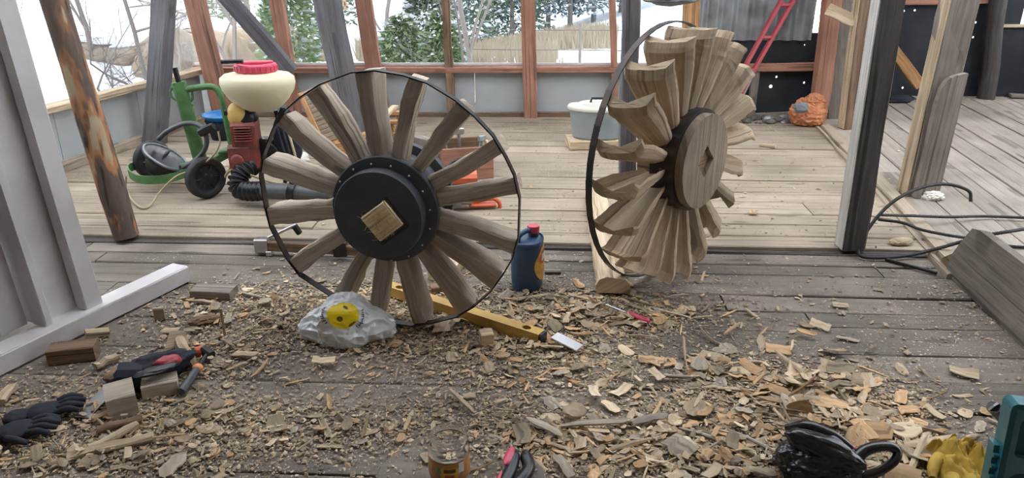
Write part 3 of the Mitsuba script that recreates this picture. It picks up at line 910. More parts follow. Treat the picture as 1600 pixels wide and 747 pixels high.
def evergreen(px, D, h, rad, seed, label, mat='needle', n=5200, snow=.12, shape='cone', group='evergreen trees beyond the windows', leaf=.2, name='evergreen_tree', bark='bare_bark'):
    rg = np.random.default_rng(seed)
    p = at(px, D)
    t = thing(name, label, 'tree', group)
    put('trunk', tube([p - V(0, 0, .1), p + V(0, 0, h * .5), p + V(0, 0, h * .97)], [.035 * h ** .5 + .03, .03, .01], 7), bark, t)
    u = rg.uniform(.06, 1, n) ** .8
    if shape == 'cone':
        rmax = rad * (1 - u) ** .8 * (1 + .22 * np.sin(u * 45))
    else:
        rmax = rad * np.sin(np.pi * (.12 + .85 * u)) ** .7
    q = rg.uniform(0, 2 * np.pi, n)
    lump = .65 + .55 * meshkit.noise(np.stack([np.cos(q) * 2.2, np.sin(q) * 2.2, u * 7], 1), seed)
    r = rmax * lump * rg.uniform(.25, 1, n) ** .5
    c = p + np.stack([r * np.cos(q), r * np.sin(q), u * h - .12 * r], 1)
    d = np.stack([np.cos(q), np.sin(q), rg.uniform(-.6, .35, n)], 1) + rg.normal(0, .4, (n, 3))
    d /= np.linalg.norm(d, axis=1, keepdims=True)
    k = put('foliage', cards(c, rg.uniform(.35, .8, n) * leaf, d, rg), mat, t)
    labels[k] = {'kind': 'stuff', 'label': 'green needles and leaves'}
    if snow:
        m_ = rg.random(n) < snow
        d2 = d[m_] * V(1, 1, .25)
        d2 /= np.linalg.norm(d2, axis=1, keepdims=True)
        k = put('snow', cards(c[m_] + V(0, 0, .05), rg.uniform(.5, 1.1, m_.sum()) * leaf, d2, rg), 'snow', t)
        labels[k] = {'kind': 'stuff', 'label': 'snow lying on the boughs'}
    return t


# bare trees and brush on the snow slope at the left
bare_tree(118, 15, 7.0, 1, 'thin bare tree on the snow just right of the log post', r=.05, depth=3, lean=(-.35, 0))
bare_tree(139, 17, 6.0, 2, 'short dark bare trunk above the stone ledge', r=.06, depth=2)
bare_tree(165, 9.8, 2.6, 3, 'low tangled bare shrub in front of the stone ledge outside the left window', r=.035, depth=5, lean=(.5, 0), spread=.9, name='bare_shrub')
bare_tree(212, 10.0, 2.4, 4, 'bare shrub just left of the dark square post, behind the left window', r=.028, depth=5, lean=(-.6, .1), spread=.8, name='bare_shrub')
bare_tree(222, 14.5, 5.0, 5, 'bare tree rising left of the dark square post', r=.05, depth=4)
bare_tree(284, 12.5, 6.0, 6, 'pale slanting bare tree just right of the dark square post', 'pale_bark', r=.07, depth=4, lean=(-.35, 0))
bare_tree(346, 13.5, 6.0, 7, 'bare tree right of the leaning reddish post', r=.05, depth=5, lean=(.2, 0))
bare_tree(365, 16, 6.5, 8, 'bare tree above the sprayer tank', r=.05, depth=5, lean=(-.1, 0))
evergreen(206, 9.6, 1.05, .42, 9, 'small leafy green bush low in the snow beside the dark square post', 'leaf_green', 90, 0, 'ball', None, .17, 'leafy_bush')
# stone ledge on the slope
rg = np.random.default_rng(21)
t = thing('stone_ledge', 'brown stone ledge with patches of snow on the slope behind the left window', 'ledge')
pa, pb = at(116, 17.5), at(246, 17.0)
for k in range(9):
    c = pa + (pb - pa) * (k + .5) / 9 + V(0, rg.uniform(-.2, .2), .12)
    put('stone', blob((.42, .4, .26 + rg.uniform(-.04, .06)), t=c, amp=.22, freq=1.7, seed=k, sub=2), 'dry_hill', t)
    put('snow_cap', blob((.26, .3, .05), t=c + V(0, 0, .25), amp=.25, freq=2, seed=k + 30, sub=2), 'snow', t)
pa, pb = at(268, 16.5), at(455, 20)
solo('brush_bank', cat([blob((.9, .8, .85), t=pa + (pb - pa) * u + V(0, 0, .0), amp=.3, freq=2.2, seed=int(u * 50), sub=3) for u in np.linspace(0, 1, 7)]), 'dry_hill', 'brown grassy bank on the snow behind the leaning reddish post and the sprayer tank', 'bank', smooth=True)
# evergreens in the middle
for px, D, h, rad, sd, mat, sh, lab in [
    (392, 24, 6.5, 1.5, 31, 'needle', 'cone', 'evergreen tree beyond the diagonal brace'),
    (470, 17.5, 4.2, .95, 32, 'needle', 'ball', 'bushy evergreen tree just left of the thick dark post'),
    (500, 26, 8.5, 1.6, 33, 'needle', 'cone', 'tall evergreen tree behind the thick dark post'),
    (452, 13.5, 2.3, .55, 34, 'leaf_green', 'ball', 'small leafy evergreen close behind the sill left of the thick dark post'),
    (628, 15.5, 1.3, .55, 35, 'leaf_green', 'ball', 'bushy green tree in front of the snowy roof'),
    (668, 19, 1.7, .85, 36, 'needle', 'ball', 'green tree left of the narrow brown stud'),
    (690, 15, 1.5, .45, 37, 'leaf_green', 'ball', 'leafy green bush at the foot of the narrow brown stud'),
    (655, 58, 15, 2.6, 38, 'needle', 'cone', 'tall dark evergreen behind the snowy roof'),
    (598, 61, 16, 2.4, 39, 'needle_blue', 'cone', 'tall blue green evergreen behind the ridge of the snowy roof'),
    (706, 57, 14, 2.4, 40, 'needle', 'cone', 'tall evergreen beyond the gable end of the snowy roof'),
    (722, 34, 9, 2.0, 41, 'needle', 'cone', 'evergreen tree just right of the narrow brown stud'),
    (762, 38, 9.5, 2.2, 42, 'needle_blue', 'cone', 'evergreen tree right of the thin pale trunk'),
    (800, 36, 9.0, 2.0, 43, 'needle', 'cone', 'evergreen tree just left of the reddish middle stud'),
    (856, 40, 10, 2.3, 44, 'needle_blue', 'cone', 'snowy blue green evergreen just right of the reddish middle stud'),
    (890, 37, 9.0, 2.2, 45, 'needle_blue', 'cone', 'snowy blue green evergreen in the middle of the right window pane'),
    (926, 39, 9.5, 2.3, 46, 'needle_blue', 'cone', 'snowy blue green evergreen left of the last narrow stud'),
    (968, 40, 9.5, 2.2, 47, 'needle_blue', 'cone', 'snowy evergreen between the last narrow stud and the slim post'),
    (1020, 42, 9.5, 2.2, 48, 'needle_blue', 'cone', 'snowy evergreen behind the top of the turbine wheel'),
]:
    evergreen(px, D, h, rad, sd, lab, mat, 2600 if sh == 'ball' else 4000, .10 if px < 820 else .3, sh, leaf=.05 + .0075 * D if D < 30 else .34)
for k in range(17):
    x_ = -48 + k * 6.2 + rnd.uniform(-.6, .6)
    D_ = 74 + rnd.uniform(-4, 8)
    t = thing('evergreen_tree', 'tall evergreen in the distant row of trees on the hill', 'tree', 'distant evergreens on the hill')
    p = V(x_, D_, zland(x_, D_))
    h = rnd.uniform(11, 17)
    rg = np.random.default_rng(k + 200)
    u = rg.uniform(.03, 1, 800) ** .8
    q = rg.uniform(0, 6.28, 800)
    r = 3.3 * (1 - u) ** .8 * rg.uniform(.4, 1, 800)
    c = p + np.stack([r * np.cos(q), r * np.sin(q), u * h], 1)
    d = np.stack([np.cos(q), np.sin(q), rg.uniform(-.5, .3, 800)], 1)
    kk = put('foliage', cards(c, rg.uniform(.5, 1.1, 800), d / np.linalg.norm(d, axis=1, keepdims=True), rg), 'needle_blue' if k % 2 else 'needle', t)
    labels[kk] = {'kind': 'stuff', 'label': 'dark needles'}
    put('trunk', tube([p, p + V(0, 0, h * .9)], [.2, .05], 6), 'bare_bark', t)
bare_tree(737, 14.5, 7.0, 61, 'thin pale straight trunk between the narrow brown stud and the reddish middle stud', 'pale_bark', r=.06, depth=3)
bare_tree(725, 14, 4.5, 62, 'thin bare sapling leaning right of the narrow brown stud', r=.03, depth=4, lean=(.1, 0))
bare_tree(597, 19, 5.5, 63, 'thin grey pole of a trunk right of the leaning reddish stud', 'pale_bark', r=.06, depth=1)
# dry reeds
rg = np.random.default_rng(8)


def reeds(px0, px1, D0, D1, n, h):
    px = rg.uniform(px0, px1, n); D = rg.uniform(D0, D1, n)
    x = (px - 800) / F * D * 0.99
    z = land(x, D)
    hh = h * rg.uniform(.6, 1.15, n)
    lean = rg.normal(0, .16, (n, 2))
    w = rg.uniform(.012, .03, n) * D / 15
    c = np.stack([x, D, z], 1)
    top = c + np.stack([lean[:, 0] * hh, lean[:, 1] * hh, hh], 1)
    s = np.stack([w, 0 * w, 0 * w], 1)
    v = np.stack([c - s, c + s, top], 1).reshape(-1, 3)
    return M(v, np.arange(3 * n).reshape(-1, 3))


m = cat([reeds(690, 960, 21, 29, 3600, .50), reeds(690, 870, 15.5, 21, 900, .40), reeds(560, 700, 21, 26, 1500, .6), reeds(700, 880, 13, 16, 350, .5)])
solo('dry_reeds', m, 'reed', 'tan dry reeds and grass standing in the snow beyond the middle windows', 'reeds', kind='stuff')
# wire fence
t = thing('wire_fence', 'sagging wire fence with thin posts in the snow beyond the middle windows', 'fence')
for D, px in ((16.2, 700), (16.0, 830), (15.8, 907), (15.6, 975)):
    p = at(px, D)
    put('fence_post', tube([p - V(0, 0, .1), p + V(0, 0, 1.1)], .03, 7), 'pale_bark', t)
for hgt in (.55, .95):
    put('wire', tube([at(700, 16.2) + V(0, 0, hgt), at(830, 16.0) + V(0, 0, hgt - .03), at(907, 15.8) + V(0, 0, hgt), at(975, 15.6) + V(0, 0, hgt)], .008, 4, smooth=4), 'bare_bark', t)
# house in the dip
t = thing('snowy_house', 'house with a snow covered gable roof and tan walls beyond the middle windows', 'house')
HC = V(*P(560, 60, 42)[:2], 0)
zr, ze, zb = P(560, 18, 42)[2], P(560, 73, 42)[2], -6.0
hx, hy = 2.05, 3.0
pts_ = [(-hx, zb), (hx, zb), (hx, ze), (0, zr), (-hx, ze)]
Rh = np.stack([V(0, 1, 0), V(0, 0, 1), V(1, 0, 0)], 1)
put('walls', boxm(HC + V(0, 0, (ze + zb) / 2), (2 * hx, 2 * hy, ze - zb)), 'house_wall', t)
roof = prism([(-hy - .4, ze - .12), (-hy - .4, ze + .05), (0, zr + .12), (hy + .4, ze + .05), (hy + .4, ze - .12)], 2 * hx + .5, Rh, HC + V(-hx - .25, 0, 0))
put('roof', roof, 'snow', t)
put('chimney', boxm(HC + V(-.8, .2, zr), (.5, .5, 1.2)), 'house_wall', t)
for dx in (-1.1, .9):
    put('window', boxm(HC + V(dx, -hy - .01, ze - 1.1), (.7, .06, .9)), 'dark_wood', t)

# ------------------------------------------------------------------ green cart with the black drum
def wheel_(c, axis, r, w, t, label=None):
    R = basis(axis)
    k = put('wheel', lathe([(r * .62, -w * .38), (r * .80, -w * .5), (r * .94, -w * .5), (r, -w * .3), (r, w * .3), (r * .94, w * .5), (r * .80, w * .5), (r * .62, w * .38), (r * .62, -w * .38)], 40, caps=False).tr(R, c), 'rubber', t, True)
    put('rim', lathe([(.001, -w * .25), (r * .63, -w * .25), (r * .63, -w * .25), (r * .63, w * .25), (r * .63, w * .25), (r * .5, w * .18), (r * .25, w * .3), (r * .25, w * .5), (.001, w * .5)], 32).tr(R, c), 'black_plastic', k, True)
    for q in range(6):
        a = q * math.pi / 3
        e = V(math.cos(a), math.sin(a), 0)
        put('spoke', beam(e * r * .2 + V(0, 0, w * .25), e * r * .62 + V(0, 0, w * .22), .014, .02, face=(0, 0, 1)).tr(R, c), 'black_plastic', k)
    return k


t = thing('green_cart', 'green tubular two wheeled hand cart with a bent handle, standing by the left wall', 'cart')
wc1 = P(323, 286, 4.66); wc1[2] = .165
wc2 = P(243, 270, 5.08); wc2[2] = .165
axw = unit(wc1 - wc2)
wheel_(wc1, axw, .135, .06, t)
wheel_(wc2, axw, .135, .06, t)
put('axle', tube([wc2 + V(0, 0, .0), wc1], .012, 8), 'steel', t, True)
Dm = 4.86
u0, u1 = P(316, 258, Dm), P(279, 128, Dm)
u0[2] = .17
put('upright', beam(u0, u1, .085, .06, face=(.3, -1, 0), ch=.01), 'green_paint', t)
put('post_cap', beam(u1 - unit(u1 - u0) * .01, u1 + unit(u1 - u0) * .09, .03, .03), 'black_plastic', t)
put('handle', tube([P(290, 140, Dm), P(315, 136, Dm), P(333, 136, Dm), P(343, 146, Dm), P(349, 165, Dm), P(362, 228, Dm)], .021, 12, smooth=6), 'green_paint', t, True)
put('cross_arm', tube([P(268, 137, Dm), P(292, 137, Dm)], .016, 10), 'green_paint', t, True)
put('hook', tube([P(270, 137, Dm), P(266, 143, Dm), P(269, 152, Dm), P(275, 157, Dm)], .007, 8, smooth=5), 'green_paint', t, True)
put('hook', tube([P(300, 142, Dm), P(301, 154, Dm), P(297, 160, Dm), P(303, 164, Dm)], .008, 8, smooth=5), 'green_paint', t, True)
put('base_arm', beam(P(318, 260, Dm), P(372, 232, Dm), .06, .05, face=(0, 0, 1)), 'green_paint', t)
put('foot_plate', beam(P(346, 236, Dm), P(374, 230, Dm), .12, .02, face=(0, 0, 1)), 'green_paint', t)
put('base_arm', beam(P(316, 252, Dm), V(*(wc1 + wc2)[:2] / 2, .17), .05, .04, face=(0, 0, 1)), 'green_paint', t)
# band round the front
c = [P(300, 268, 4.72), P(262, 279, 4.72), P(222, 281, 4.74), P(203, 272, 4.8), P(203, 262, 4.95), P(222, 259, 5.05), P(250, 263, 5.1), P(290, 256, 5.0)]
pts = spline(c, 6)
tt_, A_, B_ = frames(pts)
put('band', loft([[p + V(0, 0, -.028) + n_ * .004, p + V(0, 0, .028) + n_ * .004, p + V(0, 0, .028) - n_ * .004, p + V(0, 0, -.028) - n_ * .004] for p, n_ in zip(pts, np.cross(tt_, V(0, 0, 1)))]), 'green_paint', t)

t = thing('black_drum', 'black drum with a tilted grey rimmed lid, resting on the green cart', 'drum')
DC = P(259, 247, 4.86)
dn = unit(V(.58, .06, .81))
Rd = basis(dn)
put('drum_body', lathe([(.001, -.12), (.07, -.12), (.088, -.11), (.125, -.02), (.145, -.01)], 40).tr(Rd, DC), 'black_plastic', t, True)
put('lid', lathe([(.148, -.02), (.155, -.012), (.155, .004), (.148, .012), (.142, .006), (.12, .01), (.05, .02), (.001, .022)], 44).tr(Rd, DC), 'black_plastic', t, True)
k = put('lid_ring', lathe([(.143, .0), (.156, .0), (.158, .008), (.150, .017), (.143, .012), (.143, 0)], 44, caps=False).tr(Rd, DC), 'zinc', t, True)
put('lid_handle', tube([V(-.04, .01, .015), V(-.035, .01, .045), V(.035, .01, .045), V(.04, .01, .015)], .008, 8, smooth=4).tr(Rd, DC), 'grey_hose', t, True)

solo('grey_hose', tube([P(248, 217, 4.93), P(262, 205, 4.86), P(285, 194, 4.8), P(303, 193, 4.78), P(317, 201, 4.76), P(323, 218, 4.75), P(319, 235, 4.75), P(306, 250, 4.76), P(286, 262, 4.78)], .016, 12, smooth=7), 'grey_hose',
     'grey flexible hose looping over the black drum on the green cart', 'hose', smooth=True)
solo('hose_coupling', tube([P(312, 208, 4.74), P(322, 203, 4.74), P(334, 197, 4.74)], [.026, .03, .024], 10), 'black_plastic', 'black coupling on the loop of grey hose in front of the green upright', 'coupling')
solo('tan_cable', tube([P(341, 205, 4.72), P(343, 225, 4.7), P(330, 246, 4.66), P(300, 266, 4.62), P(275, 276, 4.58), G(250, 300, .10), G(236, 320, .045), G(222, 325, .045), G(206, 312, .05), P(197, 292, 4.80), P(197, 275, 4.82)], .0065, 8, smooth=8), 'tan_cable',
     'thin tan cable trailing in a loop below the green band of the cart', 'cable', smooth=True)

# ------------------------------------------------------------------ mist blower
t = thing('mist_blower', 'knapsack mist blower with a big cream tank, red screw cap and red engine', 'sprayer')
BD = 4.72
bx = P(404, 140, BD)[0]
zt0, zt1 = P(404, 167, BD)[2], P(404, 113, BD)[2]
TC_ = V(bx, BD, 0)
hh = zt1 - zt0
prof = [(.001, zt0 - .015), (.10, zt0 - .015), (.135, zt0 + .005), (.185, zt0 + .25 * hh), (.222, zt0 + .52 * hh), (.232, zt0 + .70 * hh), (.228, zt0 + .86 * hh), (.20, zt0 + .96 * hh), (.15, zt1), (.122, zt1 + .006), (.12, zt1 + .02), (.001, zt1 + .03)]
put('tank', lathe(prof, 48, t=TC_, sy=.8), 'cream_plastic', t, True)
zc = zt1 + .022
k = put('cap', lathe([(.124, zc - .016), (.130, zc - .01), (.130, zc + .022), (.124, zc + .032), (.095, zc + .036), (.085, zc + .022), (.001, zc + .022)], 48, t=TC_, sy=.85), 'red_plastic', t, True)
put('cap_grip', beam(V(bx - .11, BD - .02, zc + .034), V(bx + .10, BD + .03, zc + .034), .05, .025), 'red_plastic', k)
for q in range(24):
    a = q * math.pi / 12
    put('grip_rib', beam(V(.129 * math.cos(a), .110 * math.sin(a), zc - .008), V(.129 * math.cos(a), .110 * math.sin(a), zc + .022), .012, .012).tr(None, TC_), 'red_plastic', k)
put('bar', beam(V(bx - .175, BD - .09, zc + .055), V(bx - .04, BD - .10, zc + .06), .02, .025), 'black_plastic', t)
z0 = .06
ex = P(392, 215, BD)[0]
put('fan_housing', lathe([(.001, -.05), (.10, -.05), (.115, -.035), (.115, .035), (.10, .05), (.001, .05)], 32, basis((-.25, -1, 0)), (ex + .09, BD - .0, .30)), 'black_plastic', t, True)
put('engine_block', boxm((ex - .01, BD - .05, .385), (.15, .16, .30), rotz(.12), .015), 'engine_red', t)
put('engine_cover', boxm((ex - .045, BD - .115, .30), (.13, .05, .20), rotz(.12), .02), 'engine_red', t)
for q in range(6):
    put('cooling_fin', boxm((ex + .0, BD - .13, .43 + q * .016), (.10, .05, .006), rotz(.12), .002), 'engine_red', t)
k = put('starter', lathe([(.001, 0), (.045, 0), (.045, .012), (.03, .02), (.001, .02)], 20, basis((-.1, -1, 0)), (ex - .05, BD - .142, .30)), 'engine_red', t, True)
fc = P(372, 180, BD - .06)
k = put('fuel_tank', blob((.065, .05, .085), t=fc, amp=.05, freq=1, seed=2, sub=3), 'yellow_plastic', t, True)
labels[k] = {'label': 'yellow fuel tank'}
put('fuel_cap', lathe([(.02, 0), (.02, .02), (.001, .02)], 12, basis((-1, -.3, .1)), fc + V(-.06, -.01, .02)), 'black_plastic', t, True)
put('fuel_line', tube([fc + V(.0, -.03, -.07), P(374, 215, BD - .1), P(366, 248, BD - .1), P(352, 276, BD - .12), P(362, 266, BD - .15), P(392, 274, BD - .17), P(425, 285, BD - .2), P(445, 288, BD - .22)], .008, 8, smooth=6), 'tan_cable', t, True)
put('back_frame', tube([V(ex + .16, BD + .06, .05), V(ex + .19, BD + .08, .30), V(ex + .16, BD + .06, .58)], .014, 8, smooth=4), 'black_plastic', t, True)
put('back_pad', blob((.09, .06, .20), t=(ex + .235, BD + .0, .40), amp=.2, freq=2.5, seed=7, sub=3), 'dark_cloth', t, True)
for q in range(3):
    put('harness_strap', tube([V(ex + .20 + .03 * q, BD - .08, .52), V(ex + .25 + .03 * q, BD - .13, .34), V(ex + .28 + .02 * q, BD - .1, .15), V(ex + .22, BD - .02, .06)], .009, 6, smooth=5), 'dark_cloth' if q < 2 else 'tan_cable', t, True)
put('base_frame', tube([V(ex - .12, BD - .1, .05), V(ex + .25, BD - .1, .05), V(ex + .25, BD + .14, .05), V(ex - .12, BD + .14, .05)], .013, 8), 'black_plastic', t, True)
put('neck', lathe([(.06, 0), (.075, .02), (.06, .06), (.05, .09)], 24, t=V(ex, BD - .03, zt0 - .09)), 'black_plastic', t, True)
# corrugated elbow and blowing tube
e = spline([V(ex + .005, BD - .06, .24), P(386, 262, BD - .12), P(373, 278, BD - .18), P(374, 295, BD - .22), P(392, 299, BD - .25), P(415, 298, BD - .28)], 12)
rad = .056 + .007 * np.sign(np.sin(np.arange(len(e)) * 1.55))
put('corrugated_elbow', tube(e, rad, 18), 'black_plastic', t, True)
put('blower_tube', tube([P(412, 298, BD - .28), P(450, 299, BD - .32), P(470, 301, BD - .33), P(520, 305, BD - .38), P(585, 311, BD - .45)], [.05, .05, .047, .044, .042], 18), 'grey_hose', t, True)
put('tube_collar', tube([P(452, 298, BD - .325), P(462, 300, BD - .33)], .058, 16), 'black_plastic', t, True)
put('tube_knob', lathe([(.012, 0), (.02, .015), (.014, .04), (.001, .045)], 12, t=P(457, 289, BD - .33)), 'black_plastic', t, True)

# things in the corner behind
t = thing('blue_pan', 'bright blue round pan on the dark bucket behind the green cart handle', 'pan')
bc = P(350, 181, 6.25)
put('bowl', lathe([(.001, -.03), (.14, -.03), (.17, .012), (.178, .014), (.175, .02), (.165, .014), (.135, -.022), (.001, -.022)], 36, t=bc), 'bright_blue', t, True)
t = thing('dark_bucket', 'dark bucket under the blue pan behind the green cart', 'bucket')
put('bucket_body', lathe([(.001, .03), (.12, .03), (.155, bc[2] - .035), (.16, bc[2] - .033)], 32, t=V(bc[0], bc[1], 0)), 'dark_cloth', t, True)

# ------------------------------------------------------------------ folding deck chair with a slatted back
t = thing('slatted_chair', 'folding wooden deck chair with a slatted back behind the spoked wheel', 'chair')
CD = 5.75
A0, A1 = P(468, 146, CD - .1), P(507, 128, CD + .25)      # the back's top edge
B0, B1 = P(508, 232, CD - .1), P(556, 216, CD + .25)      # where the back meets the seat
for a_, b_ in ((A0, B0), (A1, B1)):
    put('back_rail', beam(a_, b_, .03, .045), 'orange_wood', t)
for q in range(13):
    u = (q + .5) / 13
    put('back_slat', beam(A0 + (B0 - A0) * u, A1 + (B1 - A1) * u, .034, .014, face=np.cross(A1 - A0, B0 - A0)), 'hub_wood', t)
S0, S1 = P(583, 214, CD - .1), P(618, 200, CD + .25)
for a_, b_ in ((B0, S0), (B1, S1)):
    put('seat_rail', beam(a_, b_, .03, .045), 'orange_wood', t)
for q in range(8):
    u = (q + .5) / 8
    put('seat_slat', beam(B0 + (S0 - B0) * u + V(0, 0, .025), B1 + (S1 - B1) * u + V(0, 0, .025), .04, .014, face=(0, 0, 1)), 'orange_wood', t)
def floor_under(p, dx):
    return V(p[0] + dx, p[1], .03)
for a_, b_ in ((B0, floor_under(S0, .08)), (B1, floor_under(S1, .08)), (S0, floor_under(B0, -.08)), (S1, floor_under(B1, -.08))):
    put('leg', beam(a_, b_, .03, .04), 'orange_wood', t)
for (a_, b_) in ((floor_under(B0, -.08), floor_under(B1, -.08)), (floor_under(S0, .08), floor_under(S1, .08))):
    put('stretcher', beam(a_ + V(0, 0, .09), b_ + V(0, 0, .09), .03, .03), 'orange_wood', t)
# small wooden horse right of it
t = thing('wooden_stand', 'small pale wooden stand with slanted legs behind the upper spokes of the wheel', 'stand')
c = P(604, 232, 5.6)
for dx, dy in ((-.13, 0), (.10, 0), (-.10, .3), (.12, .3)):
    p = V(c[0] + dx, c[1] + dy, .03)
    put('leg', beam(p, V(c[0] + dx * .45, c[1] + dy, .31), .035, .03), 'orange_wood', t)
put('top_rail', beam(V(c[0] - .1, c[1] - .02, .32), V(c[0] + .1, c[1] - .02, .32), .05, .03), 'orange_wood', t)
put('top_rail', beam(V(c[0] - .1, c[1] + .3, .32), V(c[0] + .1, c[1] + .3, .32), .05, .03), 'orange_wood', t)
put('cross_bar', beam(V(c[0] - .02, c[1] - .1, .35), V(c[0] + .02, c[1] + .4, .35), .06, .025), 'pale_wood', t)
solo('paper_bag', blob((.10, .06, .05), t=P(530, 262, 5.35) * V(1, 1, 0) + V(0, 0, .07), amp=.3, freq=2.2, seed=9, sub=3, flat=-.04), 'label_white', 'crumpled white paper lying between the legs of the slatted chair', 'paper', smooth=True)
solo('paper_bag', blob((.07, .06, .05), t=P(470, 262, 5.45) * V(1, 1, 0) + V(0, 0, .07), amp=.3, freq=2.2, seed=19, sub=3, flat=-.04), 'label_white', 'crumpled white paper by the rear leg of the slatted chair, near the sprayer', 'paper', smooth=True)

# ------------------------------------------------------------------ box of tools, timber block, chainsaw, clamp
t = thing('tool_crate', 'brown open wooden crate of tools behind the right spokes of the wheel', 'crate')
K = P(771, 284, 5.08); K[2] = .03
Rc = rotz(math.radians(14))
cw, cd, ch_ = .37, .30, .235
cc = K + Rc @ V(-cw / 2, cd / 2, 0)
def cb(x, y, z, sx, sy, sz, name, mat='brown_wood'):
    return put(name, boxm((0, 0, 0), (sx, sy, sz), None, .004).tr(Rc, cc + Rc @ V(x, y, z)), mat, t)
cb(0, -cd / 2, ch_ / 2, cw, .02, ch_, 'front_panel', 'red_wood')
cb(0, cd / 2, ch_ / 2, cw, .02, ch_, 'rear_panel')
cb(-cw / 2 + .01, 0, ch_ / 2, .02, cd - .02, ch_, 'side_panel')
cb(cw / 2 - .01, 0, ch_ / 2, .02, cd - .02, ch_, 'side_panel', 'pale_wood')
cb(0, 0, .012, cw - .04, cd - .03, .02, 'bottom_panel')
for i, (dx, dy, L, r, mat, nm, lab) in enumerate([(-.10, -.05, .26, .011, 'steel', 'chisel', 'steel chisel sticking out of the tool crate towards the wheel'), (-.02, .05, .25, .014, 'steel', 'spanner', 'steel spanner leaning out of the middle of the tool crate'), (.09, .02, .20, .012, 'grey_tub', 'pliers', 'grey gripped pliers at the right end of the tool crate')]):
    p = cc + Rc @ V(dx, dy, .05)
    q = p + V(-.05 + .05 * i, .02, L)
    solo(nm, cat([tube([p, p + (q - p) * .6, q], [r, r, r * .8], 8), boxm(q, (r * 5, r * 2.4, r * 3.0), rotz(.4 * i), .003)]), mat, lab, nm)
K = P(655, 250, 4.95)
b0 = V(K[0] - .20, K[1] + .05, .23)
solo('timber_block', beam(V(P(632, 212, 4.9)[0], 4.9, .06), V(P(640, 205, 4.9)[0] + .02, 4.94, .375), .24, .16, face=(-.25, -1, .0), seg=4, wob=.002), 'grey_wood', 'short grey timber block standing behind the upper right spokes of the wheel', 'timber block')

t = thing('chainsaw', 'orange and grey chainsaw on the floor behind the right spokes of the wheel', 'chainsaw')
S = P(712, 322, 4.45); S[2] = 0.03
sx = lambda px, py, d=4.45: P(px, py, d)
put('body', boxm((S[0], 4.45, .135), (.20, .16, .13), rotz(.1), .02), 'steel', t)
k = put('top_cover', boxm((S[0] + .01, 4.46, .225), (.25, .15, .075), rotz(.1), .022), 'orange_paint', t)
put('air_filter_cover', boxm((S[0] - .02, 4.45, .262), (.12, .10, .03), rotz(.1), .012), 'orange_paint', k)
put('engine_case', boxm((S[0] - .04, 4.38, .115), (.16, .05, .10), rotz(.1), .012), 'grey_cloth', t)
for q in range(5):
    put('vent_slot', boxm((S[0] - .085 + q * .022, 4.352, .12), (.012, .006, .05), rotz(.1), .002), 'black_plastic', t)
put('rear_handle', tube([sx(733, 318), sx(755, 312), sx(773, 311), sx(781, 320), sx(776, 332), sx(755, 331), sx(733, 330)], .013, 10, smooth=6), 'orange_paint', t, True)
put('rear_guard', boxm((sx(754, 330)[0], 4.45, .055), (.17, .07, .02), rotz(.1), .008), 'orange_paint', t)
put('front_handle', tube([sx(700, 310, 4.38), sx(702, 262, 4.40), sx(716, 250, 4.45), sx(730, 254, 4.52), sx(732, 280, 4.56)], .011, 10, smooth=6), 'black_plastic', t, True)
put('hand_guard', beam(sx(688, 300, 4.4), sx(676, 268, 4.45), .12, .015, face=(-1, -.2, .3)), 'black_plastic', t)
put('guide_bar', prism(sbox(0, -.035, .40, .035).union(Point(0, 0).buffer(.035)), .006, np.stack([V(-1, 0, .05), V(0, 0, 1), V(0, -1, 0)], 1), (S[0] - .1, 4.40, .10)), 'steel', t)

t = thing('bar_clamp', 'long wooden bar clamp with metal jaws lying on the floor left of the wheel', 'clamp')
p0, p1 = G(404, 383, .055), G(566, 392, .055)
put('bar', beam(p0, p1, .028, .055, seg=3), 'brown_wood', t)
u_ = unit(p1 - p0)
put('fixed_jaw', boxm(p0 + u_ * .02 + V(0, 0, .0), (.07, .05, .085), None, .008), 'steel', t)
put('screw', tube([p0 + V(.02, .02, .02), p0 + V(.18, .12, .075)], .009, 10), 'steel', t, True)
put('crank', tube([p0 + V(.17, .115, .07), p0 + V(.19, .13, .02)], .018, 10), 'black_plastic', t, True)
put('slide_jaw', boxm(p1 - u_ * .12 + V(0, 0, .01), (.07, .055, .09), None, .008), 'black_iron', t)
for u in (.06, .22):
    put('foot', boxm(p0 + u_ * u + V(0, 0, -.04), (.03, .05, .03), None, .004), 'steel', t)

# ------------------------------------------------------------------ behind the turbine wheel
t = thing('storage_tub', 'grey translucent plastic tub with a white lid behind the turbine wheel', 'tub')
c = P(935, 190, 6.0); c[2] = .10
put('tub_body', lathe([(.001, 0), (.19, 0), (.20, .02), (.225, .22), (.235, .24), (.235, .25)], 36, t=c, sx=1.05, sy=.7), 'grey_tub', t, True)
k = put('lid', lathe([(.24, .235), (.245, .25), (.235, .265), (.16, .27), (.15, .285), (.001, .285)], 36, t=c, sx=1.05, sy=.7), 'label_white', t, True)
labels[k] = {'label': 'white lid'}
put('lid_handle', tube([c + V(-.07, 0, .28), c + V(-.06, 0, .315), c + V(.06, 0, .315), c + V(.07, 0, .28)], .01, 8), 'black_plastic', t, True)
solo('support_block', boxm(c + V(-.05, -.02, -.035), (.40, .25, .07), rotz(.1), .006), 'pale_wood', 'flat pale wooden block under the grey plastic tub', 'block')

